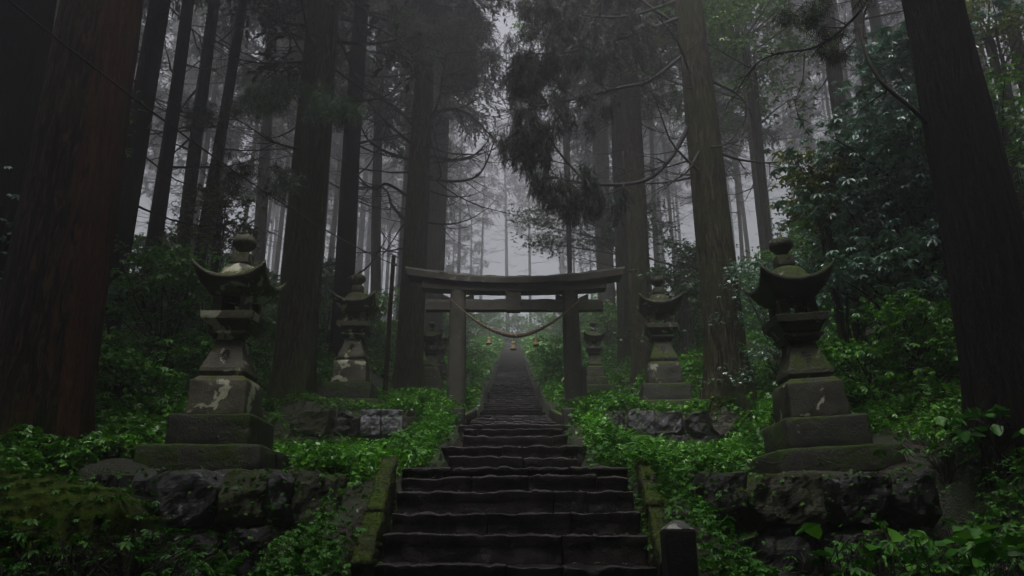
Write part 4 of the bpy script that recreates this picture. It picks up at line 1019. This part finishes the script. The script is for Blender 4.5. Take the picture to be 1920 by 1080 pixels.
def dens1(x, y):
    ax = np.abs(x)
    f = free(x, y)*np.clip(.8+1.1*fbm(x*.55+3, y*.55, 1, 3), .06, 1)
    bare = sm(.0, .5, 1-np.abs(y-13.2)/1.6)*sm(1.3, 1.8, ax)*(1-sm(4.2, 5, ax))            # earth below the middle walls
    bare2 = sm(.0, .5, 1-np.abs(y-9.7)/1.8)*sm(1.2, 1.5, ax)*(1-sm(3.8, 4.6, ax))*.6
    dark = sm(4.5, 6, x)*(1-sm(13, 16, y))*.5
    return f*(1-.9*bare)*(1-bare2)*(1-dark)
cover('ground_cover', M_COVER, 200000, (-12, 11), (7.7, 17.5), (TRI[0], TRI[1]), .075, dens1, 1, .24)
cover('ground_cover', M_COVER, 90000, (-16, 16), (17, 34), (TRI[0], TRI[1]), .17, dens1, 2, .45, szp=.3)
cover('ground_cover', M_COVER, 42000, (-30, 30), (33, 75), (TRI[0], TRI[1]), .30, lambda x, y: free(x, y), 3, .5, szp=.3)
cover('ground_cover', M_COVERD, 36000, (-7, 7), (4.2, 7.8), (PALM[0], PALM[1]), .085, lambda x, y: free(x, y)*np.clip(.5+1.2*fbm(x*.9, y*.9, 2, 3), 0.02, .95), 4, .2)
cover('ground_cover', M_COVER, 26000, (-9, -3.3), (6.3, 9.6), (PALM[0], PALM[1]), .11, lambda x, y: free(x, y)*(1-sm(5.5, 6.2, -x)*sm(7.2, 7.6, y)*(1-sm(9, 9.3, y))*(1-sm(4.3, 4.5, -x)*0)), 14, .3)
# bright lush leaves beside the steps and below the lanterns
def lush(x, y):
    ax = np.abs(x); f = free(x, y)
    a = np.exp(-((ax-1.9)/.65)**2)*sm(11.8, 14.5, y)*(1-sm(18, 20, y))
    b_ = np.exp(-((x+3.2)/1.3)**2)*sm(9.2, 10, y)*(1-sm(11, 12.5, y))*.8
    c_ = np.exp(-((x-4.3)/1.2)**2)*sm(12.5, 13.5, y)*(1-sm(15.5, 17, y))
    d_ = np.exp(-((x+1.75)/.35)**2)*sm(7.6, 8, y)*(1-sm(9.4, 10.5, y))
    return f*np.clip(a+b_+c_+d_, 0, 1)
cover('ground_cover', M_COVER, 170000, (-6, 7), (7.6, 20), (OVAL*np.array([1.3, 1, 1]), OVALF), .068, lush, 6, .28, flat=-.2)
def fern_pos(n, seed):
    rs = np.random.default_rng(seed); x = rs.uniform(-7, 8, n); y = rs.uniform(5, 19, n)
    d = free(x, y)*np.clip(.3+1.2*fbm(x*.7+9, y*.7, 5, 2), 0, 1); k_ = rs.random(n) < d; return x[k_], y[k_], rs
fx, fy, rs3 = fern_pos(520, 71); fx = np.repeat(fx, 7); fy = np.repeat(fy, 7); n = len(fx)
V, F = scatter(FERN[0], FERN[1], np.stack([fx, fy, ground(fx, fy)+.06], -1), rs3.uniform(0, 6.28, n), rs3.uniform(.15, .75, n), rs3.normal(0, .2, n), rs3.uniform(.22, .46, n))
tag(mesh('ferns', V, F, M_COVERD, None, False), kind='stuff')
tw = []
for _ in range(260):
    x = random.uniform(-6, 7); y = random.uniform(5.5, 16)
    if abs(x) < 1.2: continue
    a = random.uniform(0, 6.28); L = random.uniform(.15, .6); ps = [(x+math.cos(a)*L*t_+random.gauss(0, .02), y+math.sin(a)*L*t_+random.gauss(0, .02)) for t_ in (0, .35, .7, 1)]
    tw.append(([(p_[0], p_[1], gz(*p_)+.03+random.uniform(0, .12)) for p_ in ps], [.007, .006, .004, .002]))
V, F = tube_arrays(tw, 4); tag(mesh('fallen_twigs', V, F, M_TWIG), kind='stuff')
# creeping edge plants and litter
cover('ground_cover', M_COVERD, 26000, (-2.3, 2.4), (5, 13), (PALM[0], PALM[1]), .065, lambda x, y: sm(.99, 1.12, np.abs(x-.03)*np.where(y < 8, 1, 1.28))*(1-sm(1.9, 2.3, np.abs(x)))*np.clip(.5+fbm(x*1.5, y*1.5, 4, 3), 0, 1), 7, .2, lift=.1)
cover('leaf_litter', M_LITTER, 26000, (-6, 7), (4.5, 16), (OVAL, OVALF), .04, lambda x, y: free(x, y)*.8, 8, .02, lift=.02)
# litter and tiny leaves on the treads
rs2 = np.random.default_rng(9); pos = []
for (y, z, w_), (y2, z2, w2) in zip(S1+S2[:14], S1[1:]+S2[:15]):
    for _ in range(60):
        x = rs2.uniform(-1, 1); x = math.copysign(abs(x)**.5, x)*w_/2*.98; pos.append((x+.03, rs2.uniform(y+.03, min(y2, y+.7)), z+.012))
pos = np.array(pos); n = len(pos)
V, F = scatter(OVAL, OVALF, pos, rs2.uniform(0, 6.28, n), rs2.normal(0, .1, n), rs2.normal(0, .15, n), rs2.uniform(.015, .045, n))
tag(mesh('fallen_leaves', V, F, M_LITTER, None, False), kind='stuff')
# ferny moss on boulders, kerbs and walls
def on_surface(objs, n, T, size, mat, name, seed, up=.2, lift=.005, flat=-.3):
    rs = np.random.default_rng(seed); PP = []
    bpy.context.view_layer.update()
    for o in objs:
        me = o.data; mw = np.array(o.matrix_world); nv = len(me.vertices)
        co = np.empty(nv*3); me.vertices.foreach_get('co', co); co = co.reshape(-1, 3); no = np.empty(nv*3); me.vertices.foreach_get('normal', no); no = no.reshape(-1, 3)
        co = co@mw[:3, :3].T+mw[:3, 3]; no = no@mw[:3, :3].T
        PP.append((co, no))
    co = np.concatenate([a for a, _ in PP]); no = np.concatenate([b_ for _, b_ in PP])
    m = no[:, 2] > up; co, no = co[m], no[m]
    k = rs.integers(0, len(co), n); sp_ = .035
    pos = co[k]+no[k]*lift+rs.normal(0, sp_, (n, 3))*np.array([1, 1, .15])
    V, F = scatter(T[0], T[1], pos, rs.uniform(0, 6.28, n), rs.normal(flat, .4, n), rs.normal(0, .4, n), size*rs.uniform(.5, 1.3, n))
    return tag(mesh(name, V, F, mat, None, False), kind='stuff')
on_surface([B2], 2600, (OVAL, OVALF), .022, M_COVERD, 'creeping_leaves', 1, -.6, .01)
on_surface([B1], 1500, PALM, .07, M_COVERD, 'creeping_leaves', 2, .0, .015)
on_surface([B1], 22000, TUFT, .035, M_MOSST, 'moss', 3, -.2, .0)
near_st = [o for o in bpy.data.objects if o.name.startswith('stone') and o.parent and o.parent.name.startswith('stone_wall') and o.type == 'MESH' and o.parent.location.y < 9]
on_surface(near_st, 2200, PALM, .055, M_COVERD, 'creeping_leaves', 12, -.25, .02)
far_st = [o for o in bpy.data.objects if o.name.startswith('stone') and o.parent and o.parent.name.startswith('stone_wall') and o.type == 'MESH' and o.parent.location.y > 9]
on_surface(far_st, 500, TRI, .06, M_COVER, 'creeping_leaves', 13, .1, .02)
ks = [o for o in bpy.data.objects if o.name.startswith('kerb') and o.parent == low]
on_surface(ks, 9000, TUFT, .022, M_MOSST, 'moss', 4, .3, .0)

# ------------------------------------------------------------------ pole and overhead cable
pb = P(723, 702, 17.3); g = gz(pb.x, 17.3); pt = P(738, 480, 17.3)
r_ = empty('wooden_pole', (pb.x, 17.3, g)); tag(r_, 'thin weathered wooden pole holding the cable left of the gate', 'pole')
V, F = tube_arrays([([(0, 0, -.4), ((pt.x-pb.x)/2, 0, (pt.z-g)/2), (pt.x-pb.x, 0, pt.z-g), (pt.x-pb.x, 0, pt.z-g+.001)], [.062, .055, .05, .002])], 12)
mesh('shaft', V, F, M_POLE, r_, True)
V, F = lathe([(.012, -.03), (.03, -.02), (.03, .0), (.018, .01), (.028, .02), (.012, .035)], 10)
mesh('insulator', V, F, M_PALE, r_, True, loc=(pt.x-pb.x+.075, -.02, P(745, 497, 17.3).z-g))
a = P(-60, -60, 5.3); b_ = P(742, 497, 17.25)
pts = [a.lerp(b_, t)-Vector((0, 0, .28*4*t*(1-t))) for t in np.linspace(0, 1, 40)]
V, F = tube_arrays([(pts, [.011]*40)], 6); tag(mesh('overhead_cable', V, F, M_WIRE), 'black cable sloping down from upper left to the wooden pole', 'cable')
a = P(745, 498, 17.2); b_ = P(775, 500, 16.4); c_ = P(840, 512, 16.2)
pts = [a, a.lerp(b_, .5)-Vector((0, 0, .03)), b_, b_.lerp(c_, .5)-Vector((0, 0, .01)), c_]
V, F = tube_arrays([(pts, [.008]*5)], 6); tag(mesh('overhead_cable', V, F, M_WIRE), 'thin wire from the wooden pole to the left end of the gate beam', 'cable')

# ------------------------------------------------------------------ haze
m, t, b = newmat('mist'); t.nodes.remove(b)
pv = N(t, 'ShaderNodeVolumePrincipled'); pv.inputs['Density'].default_value = HAZE; pv.inputs['Color'].default_value = (.65, .635, .68, 1); pv.inputs['Anisotropy'].default_value = .72
t.links.new(pv.outputs[0], t.nodes['Material Output'].inputs['Volume'])
x0, x1, y0, y1, z0, z1 = -62, 62, -14, 124, -4.5, 62
V = [(x, y, z) for z in (z0, z1) for y in (y0, y1) for x in (x0, x1)]
hz_ = mesh('haze', V, [[0, 2, 3, 1], [4, 5, 7, 6], [0, 1, 5, 4], [2, 6, 7, 3], [0, 4, 6, 2], [1, 3, 7, 5]], m, None, False)
tag(hz_, kind='stuff')
